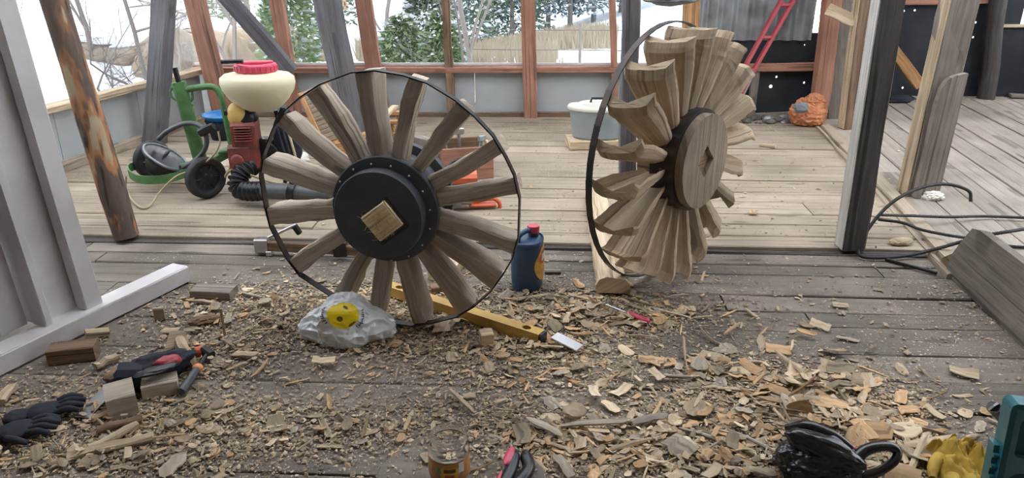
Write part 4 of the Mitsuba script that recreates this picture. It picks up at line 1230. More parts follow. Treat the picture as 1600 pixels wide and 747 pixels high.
# ladder, rod, orange bag, rubble
t = thing('red_ladder', 'red metal ladder leaning against the corrugated sheet wall', 'ladder')
fa, fb = G(1120, 196, .03), G(1133, 196, .03)
LA0, LB0 = P(1112, 196, 6.62), P(1128, 194, 6.66)
LA0[2] = LB0[2] = .03
d1 = P(1222, -2, 6.98) - LA0; d2 = P(1241, -2, 7.0) - LB0
LA1, LB1 = LA0 + d1 * 1.9, LB0 + d2 * 1.9
for a_, b_ in ((LA0, LA1), (LB0, LB1)):
    put('rail', beam(a_, b_, .03, .05, face=(.4, -1, .3)), 'red_paint', t)
for u in (.19, .445, .70, .95, 1.2, 1.45, 1.7):
    put('rung', beam(LA0 + d1 * u, LB0 + d2 * u, .03, .03, face=(0, -1, .4)), 'red_paint', t)
solo('metal_rod', tube([P(1143, 185, 6.9) * V(1, 1, 0) + V(0, 0, .03), P(1200, 72, 7.03)], .010, 8), 'steel', 'thin pale metal rod leaning on the rail beside the red ladder', 'rod', smooth=True)
t = solo('orange_sack', blob((.165, .14, .13), t=P(1262, 184, 6.72) * V(1, 1, 0) + V(0, 0, .13), amp=.26, freq=1.9, seed=5, sub=5, flat=-.10, crease=.10), 'orange_bag', 'crumpled orange plastic sack on the floor in front of the reddish post', 'sack')
put('patch', blob((.07, .03, .045), t=P(1252, 168, 6.56), amp=.3, freq=2, seed=6, sub=3), 'grey_cloth', t)
put('tied_top', blob((.10, .08, .08), t=P(1272, 160, 6.72), amp=.3, freq=2.5, seed=8, sub=4, crease=.12), 'orange_bag', t)
rg = np.random.default_rng(55)
for i in range(46):
    px = rg.uniform(1128, 1240)
    p = P(px, rg.uniform(180, 189), 6.9); D = rg.uniform(6.75, 7.0)
    p = V(p[0], D, .03)
    r = rg.uniform(.015, .04)
    solo('rubble_stone', blob((r * 1.3, r, r * .8), t=p + V(0, 0, r * .5), amp=.3, freq=1.6, seed=i, sub=1), 'rubble' if i % 4 else 'zinc', 'small lump of rubble in the dark heap at the foot of the black wall', 'rubble', 'lumps of rubble below the ladder')

# bundle hanging from the roof and the box beside it
t = thing('hanging_bundle', 'grey cloth bundle hanging at the top edge, above the turbine wheel', 'bundle')
hb = P(1048, -10, 5.2)
put('cloth', blob((.21, .15, .14), t=hb + V(0, 0, .06), amp=.10, freq=2, seed=12, sub=4), 'grey_cloth', t, True)
put('rope', tube([hb + V(0, 0, .15), hb + V(.02, 0, .6), V(hb[0], hb[1], 2.86)], .008, 6), 'tan_cable', t, True)
put('fold', blob((.19, .12, .03), t=hb + V(0, -.02, -.035), amp=.15, freq=3, seed=13, sub=3), 'grey_cloth', t, True)

# ------------------------------------------------------------------ things around the wheel
t = thing('oil_jug', 'dark blue plastic oil jug with a red cap, just right of the spoked wheel', 'jug')
J = G(824, 450, 0); J[1] += .03
sq_ = lambda n, e: None
def superring(a, b, z, n=40, p=2.5):
    th = np.arange(n) * 2 * np.pi / n
    c, s = np.cos(th), np.sin(th)
    return np.stack([a * np.sign(c) * np.abs(c) ** (2 / p), b * np.sign(s) * np.abs(s) ** (2 / p), np.full(n, z)], 1)
jh = .262
RJ = rotz(math.radians(-12))
JA, JB = .078, .098
prof = [(.80, 0), (.90, .004), (.95, .03), (.99, .06), (1, .10), (1, .17), (.985, .205), (.96, .225), (.93, .240), (.86, .252), (.55, .257), (.2, .258), (.01, .258)]
put('body', loft([superring(JA * s, JB * s, z) for s, z in prof]).tr(RJ, J), 'blue_plastic', t, True)
put('shoulder_rim', loft([superring(JA * s, JB * s, z) for s, z in ((.96, .236), (.985, .243), (.96, .254), (.88, .257))], caps=False).tr(RJ, J), 'blue_plastic', t, True)
put('handle', tube([V(-.055, -.055, .252), V(-.045, -.045, .285), V(-.005, -.015, .298), V(.012, .012, .285)], .0125, 10, smooth=6).tr(RJ @ rotz(.3), J), 'blue_plastic', t, True)
put('neck', lathe([(.026, .25), (.026, .29), (.001, .29)], 24).tr(RJ, J + RJ @ V(.022, .03, 0)), 'blue_plastic', t, True)
k = put('cap', lathe([(.029, .276), (.030, .28), (.030, .306), (.027, .31), (.027, .31), (.001, .31)], 24).tr(RJ, J + RJ @ V(.022, .03, 0)), 'red_plastic', t, True)
labels[k] = {'label': 'red screw cap'}
# label on the right face
rows = []
def label_patch(z0, z1, y0, y1, off, oval=True, n=14):
    g = []
    for a in np.linspace(-1, 1, n):
        row = []
        for b in np.linspace(-1, 1, n):
            q = max(abs(a), abs(b)); l = math.hypot(a, b)
            aa, bb = (a * q / l, b * q / l) if (oval and l > 0) else (a, b)
            zz = (z0 + z1) / 2 + aa * (z1 - z0) / 2
            yy = (y0 + y1) / 2 + bb * (y1 - y0) / 2
            s = np.interp(zz, [p[1] for p in prof], [p[0] for p in prof])
            p_ = 2.5
            xx = JA * s * max(1e-6, 1 - abs(yy / (JB * s)) ** p_) ** (1 / p_) + off
            row.append([xx, yy, zz])
        g.append(row)
    m = loft(np.array(g), closed=False, caps=False)
    return m.tr(RJ, J)
k = put('label', label_patch(.045, .225, -.085, .085, .0012), 'label_gold', t, True)
labels[k] = {'label': 'oval yellow and red label'}
put('label_band', label_patch(.135, .205, -.06, .06, .002), 'label_red', k, True)
put('label_mark', label_patch(.075, .115, -.05, .05, .002), 'level_yellow', k, True)
put('label_text', label_patch(.155, .19, -.04, .04, .0028, False), 'label_white', k, True)

# plastic bag with the yellow print
t = thing('plastic_bag', 'white translucent plastic bag with a yellow smiling disc print, below the wheel', 'bag')
BC = V(*G(538, 542)[:2], 0) + V(0, .085, 0)
DCV = unit(V(.06, -.76, .76))


def bag_r(v):
    """The bag's radius in the direction v (n, 3)."""
    q = meshkit.fbm(v * 1.5 + 4, 2, 5) - .5
    cr = np.abs(meshkit.fbm(v * np.array([2.4, 2.4, 3.4]) + 9, 2, 8) - .5)
    fine = np.abs(meshkit.noise(v * np.array([7, 7, 5.0]) + 2 * q[..., None], 3) - .5)
    calm = 1 - .85 * np.exp(-(np.arccos(np.clip((v / np.linalg.norm(v, axis=-1, keepdims=True)) @ DCV, -1, 1)) / .5) ** 4)
    k = 1 + .34 * q * (.4 + .6 * calm) - .50 * (cr - .12) * calm - .12 * fine * calm
    return k
SC = V(.145, .115, .148)
def bag_pt(v, off=0.0):
    v = v / np.linalg.norm(v, axis=-1, keepdims=True)
    p = v * bag_r(v)[..., None] * (SC + off)
    ears = np.clip(np.abs(v[..., 0]) - .72, 0, 1) ** 1.3
    p[..., 0] += np.sign(v[..., 0]) * ears * .30
    p[..., 2] -= ears * .02
    p[..., 2] = np.maximum(p[..., 2] + .05, .004)
    low = p[..., 2] < .06
    return p
ico = trimesh.creation.icosphere(6)
v = np.array(ico.vertices)
put('bag_body', M(bag_pt(v) + BC, np.array(ico.faces)), 'white_bag', t, True)
def patch(cdir, r, off, n=20, asp=1.0, rot=0.0):
    z = unit(cdir); R = basis(z)
    g = []
    for a in np.linspace(0.02, 1, n):
        q = np.arange(36) * 2 * np.pi / 36
        x, y_ = a * r * np.cos(q), a * r * asp * np.sin(q)
        x, y_ = x * math.cos(rot) - y_ * math.sin(rot), x * math.sin(rot) + y_ * math.cos(rot)
        g.append(z + x[:, None] * R[:, 0] + y_[:, None] * R[:, 1])
    g = np.array(g)
    pts = bag_pt(g.reshape(-1, 3), off).reshape(g.shape)
    return loft(pts + BC, caps=False)
dc = unit(V(.06, -.76, .76))
k = put('yellow_disc', patch(dc, .48, .0016), 'yellow_print', t)
labels[k] = {'label': 'yellow disc printed with dark eyes and a small mouth'}
Rb = basis(dc)
put('eye', patch(dc + Rb @ V(-.10, -.16, 0), .085, .0026, 6, .85), 'brown_print', k)
put('eye', patch(dc + Rb @ V(.06, .22, 0), .095, .0026, 6, .5, -.9), 'brown_print', k)
put('mouth', patch(dc + Rb @ V(.25, -.33, 0), .12, .0026, 6, .28, .5), 'brown_print', k)
# rows of dark printed strokes round the disc (the lettering cannot be read)
rg = np.random.default_rng(12)
ink = []
for a in list(np.linspace(-.75, .30, 9)) + list(np.linspace(2.75, 3.55, 8)):
    c_ = dc + Rb @ V(.64 * math.cos(a), .62 * math.sin(a), 0)
    ink.append(patch(c_, .06, .0018, 3, .2, a + rg.uniform(-.5, .5)))
    if rg.random() < .6:
        ink.append(patch(c_ + Rb @ V(.02, .03, 0), .04, .0018, 3, .3, a + 1.5))
k = put('printed_strokes', cat(ink), 'ink', t)
labels[k] = {'label': 'dark printed strokes around the yellow disc', 'kind': 'stuff'}

# spirit level
t = thing('spirit_level', 'long yellow wooden spirit level lying among the chips under the wheel', 'level')
p0, p1 = G(603, 450, .03), G(846, 528, .03)
ax_ = unit(p1 - p0)
Ls = np.linalg.norm(p1 - p0)
sd = np.cross(V(0, 0, 1), ax_)
hole2 = Polygon([(0, -.027), (Ls, -.027), (Ls, .027), (0, .027)])
for x in (.09, Ls - .075):
    hole2 = hole2.difference(shapely.affinity.scale(Point(x, .0).buffer(.016, 10), 1.35, 1))
Rl = np.stack([ax_, sd, V(0, 0, 1)], 1)
put('body', prism(hole2, .05).tr(Rl, V(p0[0], p0[1], .008)), 'level_yellow', t)
for x in (.09, Ls - .075):
    put('vial_hole', lathe([(.001, 0), (.015, 0), (.015, .03), (.001, .03)], 20, sx=1.35).tr(Rl, V(p0[0], p0[1], .012) + ax_ * x), 'dark_wood', t, True)
put('end_cap', beam(p1 + V(0, 0, .003), p1 + ax_ * .012 + V(0, 0, .003), .05, .046), 'black_plastic', t)
solo('metal_strip', beam(G(866, 524, .045), G(906, 544, .03), .055, .006, face=(0.1, -.15, 1), ch=.002), 'silver', 'short bright aluminium strip lying on chips at the end of the spirit level', 'strip')
t = thing('screwdriver', 'screwdriver with a red handle on the floor in front of the log slab', 'screwdriver')
p0, p1 = G(947, 476, .014), G(981, 489, .016); p2 = G(1014, 503, .018)
u_ = unit(p2 - p1)
put('shaft', tube([p0, p1], .0035, 8), 'silver', t, True)
put('handle', tube([p1 - u_ * .005, p1 + u_ * .006, p1 + (p2 - p1) * .25, p1 + (p2 - p1) * .5, p1 + (p2 - p1) * .75, p2 - u_ * .006, p2], [.007, .012, .014, .0115, .0155, .015, .008], 8), 'red_plastic', t, True)
solo('small_bar', beam(G(851, 424, .012), G(876, 424, .012), .03, .02), 'grey_wood', 'small grey bar on the floor just right of the blue jug', 'bar')
solo('wood_wedge', prism([(0, 0), (.32, -.02), (.33, .09), (.05, .12)], .05, np.stack([unit(V(.22, 1, 0)), unit(V(-1, .22, 0)), V(0, 0, 1)], 1), G(700, 446, .006)), 'pale_wood', 'pale wedge shaped offcut behind the lower right spokes of the wheel', 'offcut')
solo('wood_offcut', boxm(G(688, 449, .02), (.10, .06, .03), rotz(.3)), 'brown_wood', 'small brown offcut under the tip of the pale wedge behind the wheel', 'offcut')
solo('wood_offcut', boxm(G(760, 530, .03), (.055, .06, .075), rotz(.2)), 'pale_wood', 'small upright pale offcut leaning in the chips below the spirit level', 'offcut')
solo('split_slat', beam(G(860, 460, .01), G(790, 470, .01), .02, .012), 'pale_wood', 'pale slat in the chips in front of the blue jug', 'slat')

# ------------------------------------------------------------------ blocks and tools at the lower left
def block(px0, py0, px1, py1, w, h, label, mat='grey_wood', z=0.0, name='wood_block'):
    a, b = G(px0, py0, z + h / 2), G(px1, py1, z + h / 2)
    return solo(name, beam(a, b, w, h, face=(0, 0, 1), ch=.004, seg=2, wob=.001), mat, label, 'block')


block(78, 553, 152, 545, .085, .065, 'brown block of wood lying in front of the white sill beam', 'brown_wood')
block(304, 455, 366, 458, .09, .05, 'grey block of wood beside the end of the white sill beam', 'grey_wood')
block(166, 630, 212, 618, .13, .09, 'pale grey square block nearest the camera in front of the black tool bag', 'spoke_wood')
block(222, 608, 278, 597, .075, .06, 'pale grey block leaning against the black tool bag beside the hammer', 'spoke_wood')
t = thing('tool_bag', 'black cloth tool bag lying open behind the two pale blocks', 'bag')
a, b = G(168, 606, .05), G(300, 562, .05)
d_ = unit(b - a); Rg = np.stack([d_, np.cross(V(0, 0, 1), d_), V(0, 0, 1)], 1)
put('bag_body', blob((.15, .06, .055), Rg, (a + b) / 2 + V(0, .04, 0), amp=.25, freq=1.8, seed=31, sub=4, flat=-.045, crease=.08), 'dark_cloth', t, True)
put('pouch', boxm(G(203, 588, .06), (.085, .10, .09), rotz(.35) @ roty(.2), .02), 'dark_cloth', t)
k = put('lining', blob((.05, .03, .025), Rg, G(262, 566, .09), amp=.3, freq=2, seed=32, sub=3), 'red_paint', t, True)
labels[k] = {'label': 'bright red lining'}
put('flap', blob((.08, .03, .012), Rg, G(245, 578, .09), amp=.25, freq=2.4, seed=33, sub=3), 'black_plastic', t, True)
t = thing('hammer', 'hammer with a dark ribbed grip and orange end beside the pale blocks', 'hammer')
p0, p1 = G(283, 612, .02), G(307, 578, .03)
u_ = unit(p1 - p0)
put('grip', tube([p0 + (p1 - p0) * q for q in np.linspace(0, 1, 21)], [.015 + .0018 * (i % 2) for i in range(21)], 12), 'grey_hose', t, True)
k = put('grip_end', blob((.022, .02, .018), t=p1 + u_ * .012, amp=.05, sub=3), 'skin_orange', t, True)
labels[k] = {'label': 'orange grip end'}
put('shaft', tube([p1 + V(0, .01, .0), G(327, 550, .03)], .010, 10), 'black_iron', t, True)
put('head', beam(G(318, 546, .035), G(331, 555, .03), .03, .03), 'black_iron', t)
solo('orange_ball', blob((.028, .025, .022), t=G(313, 549, .025), amp=.1, sub=3), 'orange_paint', 'small orange ball at the far end of the black tool bag', 'ball', smooth=True)
solo('curved_offcut', tube([G(281, 532, .06), G(286, 545, .07), G(296, 556, .055), G(303, 570, .02)], [.022, .024, .022, .016], 8, smooth=4), 'chip_wood', 'curved pale offcut standing at the far end of the tool bag', 'offcut')
solo('pale_offcut', prism([(0, 0), (.10, .01), (.085, .075), (.03, .085)], .03, rotz(.4) @ rotx(.7), G(258, 553, .02)), 'pale_wood', 'pale pointed offcut just behind the red lining of the tool bag', 'offcut')
t = thing('hand_saw', 'hand saw with a grey steel blade half under the nearest pale block', 'saw')
a, b = G(127, 652, .012), G(185, 592, .02)
put('blade', beam(a, b, .06, .003, face=(.05, .1, 1), ch=.001, taper=1.0), 'steel', t)
put('saw_handle', blob((.06, .045, .018), rotz(.7), b + V(.0, .02, .01), amp=.15, sub=3), 'brown_wood', t, True)
# long split slats and the gloves
for i, (x0, y0, x1, y1, w, lab) in enumerate([(105, 712, 240, 683, .035, 'long pale split slat nearest the camera at the lower left'), (140, 702, 215, 662, .03, 'pale split slat lying across the longest one at the lower left'), (152, 672, 222, 655, .03, 'short brown split slat behind the pale slats at the lower left'),
                                             (0, 628, 18, 603, .04, 'pale pointed stake end at the left edge beside the dark gloves'), (148, 573, 183, 556, .035, 'short pale slat just right of the brown block')]):
    solo('split_slat', beam(G(x0, y0, .018), G(x1, y1, .022), w, .022, face=(.15, -.2, 1), seg=4, wob=.002, seed=i), 'pale_wood' if i != 2 else 'brown_wood', lab, 'slat')
for gi, (gx_, gy_, ang, lab) in enumerate([(28, 672, .25, 'dark blue knitted work glove at the left edge, the nearer of the pair'), (70, 642, .45, 'dark blue knitted work glove at the left, the farther of the pair')]):
    t = thing('work_glove', lab, 'glove')
    c = G(gx_, gy_, .03)
    R = rotz(ang)
    put('palm', blob((.065, .055, .022), R, c, amp=.12, freq=2.2, seed=40 + gi, sub=3), 'dark_cloth', t, True)
    put('cuff', blob((.045, .042, .022), R, c + R @ V(-.085, 0, .0), amp=.15, freq=2.5, seed=42 + gi, sub=3), 'dark_cloth', t, True)
    for q, (yy, L) in enumerate(((-.04, .07), (-.014, .085), (.013, .09), (.038, .08))):
        put('finger', tube([c + R @ V(.04, yy, .005), c + R @ V(.04 + L * .5, yy * 1.1, .014), c + R @ V(.04 + L, yy * 1.15, .0)], [.0125, .0125, .009], 10, smooth=4), 'dark_cloth', t, True)
    put('thumb', tube([c + R @ V(-.02, -.045, .0), c + R @ V(.02, -.075, .008), c + R @ V(.055, -.085, -.002)], [.014, .013, .009], 10, smooth=4), 'dark_cloth', t, True)

# ------------------------------------------------------------------ stump, jar and pliers at the bottom
t = thing('chopping_stump', 'low round chopping stump with a worn top under the glass jar', 'stump')
ST = G(715, 772, 0); SH = .04
rg = np.random.default_rng(9)
n_ = 60
th = np.arange(n_) * 2 * np.pi / n_
rr = .265 + .012 * np.sin(th * 3 + 1) + .006 * np.sin(th * 7)
rings = [np.stack([rr * s * np.cos(th), rr * s * np.sin(th), np.full(n_, z)], 1) for s, z in ((1.0, 0), (1.0, .02), (.99, SH - .008), (.97, SH), (.97, SH), (.7, SH + .001), (.4, SH - .001), (.02, SH))]
m = loft(rings)
m.uv = np.stack([350.0 + m.v[:, 0], m.v[:, 1]], 1)
put('body', m.tr(None, ST), 'floor_wood', t, True)
t = thing('glass_jar', 'open empty glass jar with an orange label standing on the stump', 'jar')
JC = V(*G(703, 742, SH)[:2], SH + .002)
o = [(.001, 0), (.044, 0), (.049, .005), (.050, .012), (.050, .085), (.047, .095), (.0425, .102), (.0425, .102), (.0445, .104), (.0445, .107), (.0425, .110), (.0425, .116), (.044, .118), (.044, .121), (.042, .123)]
i_ = [(.0412, .123), (.0408, .104), (.0455, .094), (.0488, .084), (.0488, .012), (.047, .004), (.001, .003)]
JK = 1.28
put('glass_body', lathe([(a * JK, b * JK) for a, b in o + i_], 48, t=JC), 'clear_glass', t, True)
def jar_patch(a0, a1, z0, z1, r, oval=False):
    g = []
    for u in np.linspace(-1, 1, 12):
        row = []
        for w in np.linspace(-1, 1, 24):
            uu, ww = u, w
            if oval:
                q = max(abs(u), abs(w)); l = math.hypot(u, w) or 1
                uu, ww = u * q / l, w * q / l
            a = (a0 + a1) / 2 + ww * (a1 - a0) / 2
            z = (z0 + z1) / 2 + uu * (z1 - z0) / 2
            row.append([r * JK * math.cos(a), r * JK * math.sin(a), z * JK])
        g.append(row)
    return loft(np.array(g), closed=False, caps=False).tr(None, JC)
k = put('label', jar_patch(-3.4, .30, .015, .072, .0508), 'label_orange', t, True)
labels[k] = {'label': 'orange paper label'}
put('label_emblem', jar_patch(-1.95, -1.0, .018, .068, .0513, True), 'label_gold', k, True)
put('label_mark', jar_patch(-1.75, -1.2, .044, .054, .0517), 'brown_print', k, True)
put('label_mark', jar_patch(-1.7, -1.25, .030, .038, .0517), 'label_red', k, True)
put('label_leaf', jar_patch(-2.15, -1.88, .034, .058, .0517, True), 'leaf_green', k, True)
put('label_edge', jar_patch(-1.05, -.75, .04, .068, .0515), 'label_white', k, True)
t = thing('pliers', 'pliers with black and red grips lying on the edge of the stump beside the jar', 'pliers')
a, b = G(803, 706, .09), G(775, 775, .075)
for s, mat in ((0, 'black_plastic'), (1, 'black_plastic')):
    o_ = V(.036 * s, .0, -.006 * s)
    e = V(.02 * s + .01, -.02, 0)
    g = spline([a + o_, a + (b - a) * .35 + o_ + e * .8, b + o_ * .6], 8)
    put('grip', tube(g, np.interp(np.linspace(0, 1, len(g)), [0, .12, .6, 1], [.014, .021, .020, .016]), 12), mat, t, True)
k = put('grip_pad', blob((.014, .042, .008), np.stack([unit(np.cross(b - a, V(0, 0, 1))), unit(b - a), unit(np.cross(np.cross(b - a, V(0, 0, 1)), b - a))], 1), a + (b - a) * .22 + V(-.004, 0, .019), amp=.03, sub=3), 'red_plastic', t, True)
labels[k] = {'label': 'red grip pad'}
put('grip_stripe', blob((.006, .04, .005), np.stack([unit(np.cross(b - a, V(0, 0, 1))), unit(b - a), unit(np.cross(np.cross(b - a, V(0, 0, 1)), b - a))], 1), a + (b - a) * .75 + V(-.008, 0, .017), amp=.03, sub=3), 'red_plastic', t, True)

# ------------------------------------------------------------------ lower right: black bag, leather glove, teal case
t = thing('black_bag', 'glossy black plastic bag with a loop handle lying on wood chips', 'bag')
c = G(1284, 735, .05)
put('bag_body', blob((.135, .10, .085), rotz(-.15), c + V(0, .03, .01), amp=.22, freq=1.7, seed=61, sub=5, flat=-.055, crease=.07), 'black_gloss', t)
put('fold', blob((.125, .045, .045), rotz(-.45) @ roty(.22), G(1285, 700, .13) + V(0, -.01, 0), amp=.14, freq=1.6, seed=62, sub=4, crease=.05), 'black_gloss', t, True)
put('ridge', tube([G(1228, 668, .09), G(1262, 664, .13), G(1300, 680, .13), G(1332, 702, .11)], [.010, .016, .018, .012], 10, smooth=6), 'black_gloss', t, True)
put('loop_handle', tube([G(1330, 738, .07), G(1342, 712, .10), G(1362, 700, .115), G(1388, 698, .11), G(1402, 706, .095), G(1396, 722, .075), G(1370, 738, .05), G(1345, 745, .04)], [.016, .019, .018, .017, .015, .014, .015, .017], 12, smooth=6), 'black_gloss', t, True)
put('handle_web', blob((.05, .02, .03), rotz(-.2), G(1325, 722, .08), amp=.2, freq=2, seed=66, sub=3), 'black_gloss', t, True)
k = put('red_trim', tube([G(1290, 672, .06), G(1318, 694, .06), G(1345, 706, .05)], .008, 8, smooth=5), 'red_paint', t, True)
labels[k] = {'label': 'dark red trim'}
t = thing('leather_glove', 'yellow leather work glove between the black bag and the teal case', 'glove')
c = G(1508, 738, .0)
R = rotz(-.12)
def draped(hw, hl, h, seed, fold, n=46):
    """A limp piece of leather: a low dome with long folds, its rim on the floor."""
    u, v = np.meshgrid(np.linspace(-1, 1, n), np.linspace(-1, 1, n))
    q = np.maximum(np.abs(u), np.abs(v)); l = np.hypot(u, v) + 1e-9
    x, y_ = u * q / l, v * q / l
    rr_ = np.hypot(x, y_)
    wob = 1 + .16 * (meshkit.noise(np.stack([3 * x / (rr_ + .05), 3 * y_ / (rr_ + .05), 0 * x + seed], -1), seed) - .5)
    f_ = meshkit.fbm(np.stack([x * 4.2 + .5 * y_, y_ * 1.1, 0 * x + seed], -1), 3, seed) - .5
    z = h * (1 - rr_ ** 3) * (1 + fold * 3.2 * (np.abs(f_) * 2 - .25)) + .004
    top = np.stack([x * hw * wob, y_ * hl * wob, np.maximum(z, .003)], -1)
    m = loft(top, closed=False, caps=False)
    flat = top.copy(); flat[..., 2] = .001
    b = loft(flat, closed=False, caps=False); b.f = b.f[:, ::-1]
    return cat([m, b])
put('palm', draped(.10, .12, .065, 5, .55).tr(R, c), 'leather', t, True)
put('cuff', draped(.095, .03, .05, 8, .5).tr(R, c + R @ V(0, .085, .012)), 'leather', t, True)
for q, (xx_, L) in enumerate(((-.075, .07), (-.025, .08), (.025, .08), (.07, .07))):
    put('finger', tube([c + R @ V(xx_, -.07, .03), c + R @ V(xx_ * 1.1, -.07 - L * .6, .024), c + R @ V(xx_ * 1.15, -.07 - L, .012)], [.024, .022, .012], 12, smooth=4), 'leather', t, True)
put('thumb', tube([c + R @ V(-.07, .03, .025), c + R @ V(-.105, -.01, .022), c + R @ V(-.125, -.06, .012)], [.024, .02, .011], 12, smooth=4), 'leather', t, True)
t = thing('tool_case', 'teal plastic power tool case standing open at the lower right corner', 'case')
A = G(1574, 680, 0)
cx = A[0] + .0
# a shell with its moulded bed, tilted a little towards the camera; local x right, y up, z out of the bed
Rt_ = np.stack([unit(V(.96, -.28, 0)), unit(V(.05, .16, .98)), unit(np.cross(V(.96, -.28, 0), V(.05, .16, .98)))], 1)
O = G(1547, 775, .012)
W_, H_ = .36, .315
outer = sbox(0, 0, W_, H_).buffer(.02).buffer(-.0)
inner = sbox(-.004, .0, W_ + .004, H_ + .004)
put('shell_back', prism(outer, .02).tr(Rt_, O), 'teal_plastic', t)
put('shell_wall', prism(outer.difference(inner), .055).tr(Rt_, O + Rt_ @ V(0, 0, .02)), 'teal_plastic', t)
bed = inner.difference(sbox(.035, .17, .075, .265).buffer(.012)).difference(sbox(.13, .05, .30, .24).buffer(.02)).difference(Point(.055, .075).buffer(.035))
put('moulded_bed', prism(bed, .025).tr(Rt_, O + Rt_ @ V(0, 0, .02)), 'teal_light', t)
for x in (.10, .26):
    put('hinge_lug', boxm((0, 0, 0), (.03, .022, .04), None, .005).tr(Rt_, O + Rt_ @ V(x, H_ + .02, .03)), 'teal_plastic', t)
put('latch_rail', prism(sbox(-.035, .0, -.02, H_ * .6), .05).tr(Rt_, O), 'teal_plastic', t)
for q in range(5):
    put('rib', boxm((0, 0, 0), (.016, .012, .03), None, .003).tr(Rt_, O + Rt_ @ V(-.028, .02 + q * .035, .05)), 'teal_plastic', t)
solo('torch_handle', beam(G(1553, 636, .13), G(1580, 664, .03), .036, .045, face=(.3, -1, .5), ch=.008), 'black_plastic', 'black battery handle with a pale tip leaning on the teal case', 'handle')
put('tip', beam(G(1551, 634, .133), G(1553.6, 636.6, .13), .03, .036, face=(.3, -1, .5)), 'silver', 'torch_handle')

# ------------------------------------------------------------------ cable, rod and big board at the right
c = lambda px, py, z: G(px, py, z)
solo('black_cable', tube([G(1517, 315, .20), G(1513, 298, .26), G(1480, 288, .30), G(1440, 293, .30), G(1400, 312, .25), G(1370, 340, .16), G(1348, 372, .06), G(1341, 392, .03), G(1348, 401, .02), G(1375, 403, .02), G(1420, 399, .025), G(1470, 387, .06), G(1530, 370, .13), G(1575, 362, .16), G(1640, 352, .16)], .0095, 12, smooth=9), 'rubber',
     'stiff black cable looping up beside the dark post, its free end bent over', 'cable', smooth=True)
solo('black_cable', tube([G(1378, 336, .13), G(1420, 337, .10), G(1480, 339, .07), G(1540, 338, .05), G(1620, 341, .05)], .0085, 12, smooth=7), 'rubber', 'black cable running straight to the right edge above the big board', 'cable', smooth=True)
solo('black_cable', tube([G(1372, 343, .12), G(1410, 348, .11), G(1440, 359, .09), G(1490, 369, .07), G(1530, 374, .055), G(1570, 384, .04), G(1640, 388, .04)], .0085, 12, smooth=7), 'rubber', 'black cable sagging behind the pointed end of the big board', 'cable', smooth=True)
solo('iron_bar', tube([G(1384, 405, .012), G(1424, 416, .012), G(1464, 427, .012)], .010, 8), 'black_iron', 'short rusty black iron bar on the floor near the dark post', 'bar')
solo('black_clip', blob((.03, .02, .022), t=G(1478, 412, .02), amp=.3, freq=2, sub=3, seed=3), 'rubber', 'small black clip at the end of the kerb by the big board', 'clip', smooth=True)
q0, q1 = G(1492, 428, .0), G(1665, 590, .0)
a_ = unit(q1 - q0)
Rb_ = np.stack([a_, unit(V(.10, 0, 1) - a_ * (V(.10, 0, 1) @ a_)), np.zeros(3)], 1)
Rb_[:, 2] = np.cross(Rb_[:, 0], Rb_[:, 1])
m = prism([(0, .01), (.02, 0), (1.5, 0), (1.5, .30), (.17, .30), (.10, .285), (.05, .20), (.0, .10)], .05, Rb_, q0)
solo('big_board', m, 'grey_wood', 'big grey board standing on edge at the right, its near end cut to a point', 'board')
m = prism([(0, 0), (.10, 0), (.13, .13), (.02, .05)], .04, Rb_, G(1478, 415, .0))
solo('board_offcut', m, 'brown_wood', 'small triangular offcut at the pointed end of the big board', 'offcut')
solo('nailed_cleat', boxm(q0 + a_ * .62 + Rb_[:, 1] * .2 + Rb_[:, 2] * (-.02 if Rb_[1, 2] > 0 else .06), (.05, .04, .16)), 'brown_wood', 'brown cleat on the face of the big board at the right edge', 'cleat')
solo('plastic_scrap', blob((.07, .05, .035), t=G(1457, 306, .05), amp=.35, freq=2.2, seed=81, sub=4, crease=.15), 'label_white', 'crumpled clear plastic scrap at the foot of the light timber post', 'plastic scrap')
solo('pale_offcut', blob((.07, .04, .022), rotz(.2), G(1408, 377, .045), amp=.2, freq=2, seed=82, sub=3), 'pale_wood', 'pale curled offcut on the boards left of the cable loop', 'offcut')
solo('floor_scrap', beam(G(1578, 149, .05), G(1640, 152, .05), .12, .03), 'grey_wood', 'grey board end lying on the far side floor at the right edge', 'board')
solo('short_stick', beam(G(1188, 226, .045), G(1212, 229, .045), .05, .025), 'pale_wood', 'short pale stick on the back floor in front of the alcove', 'stick')

# ------------------------------------------------------------------ wood chips, shavings and sawdust
rg = np.random.default_rng(2024)


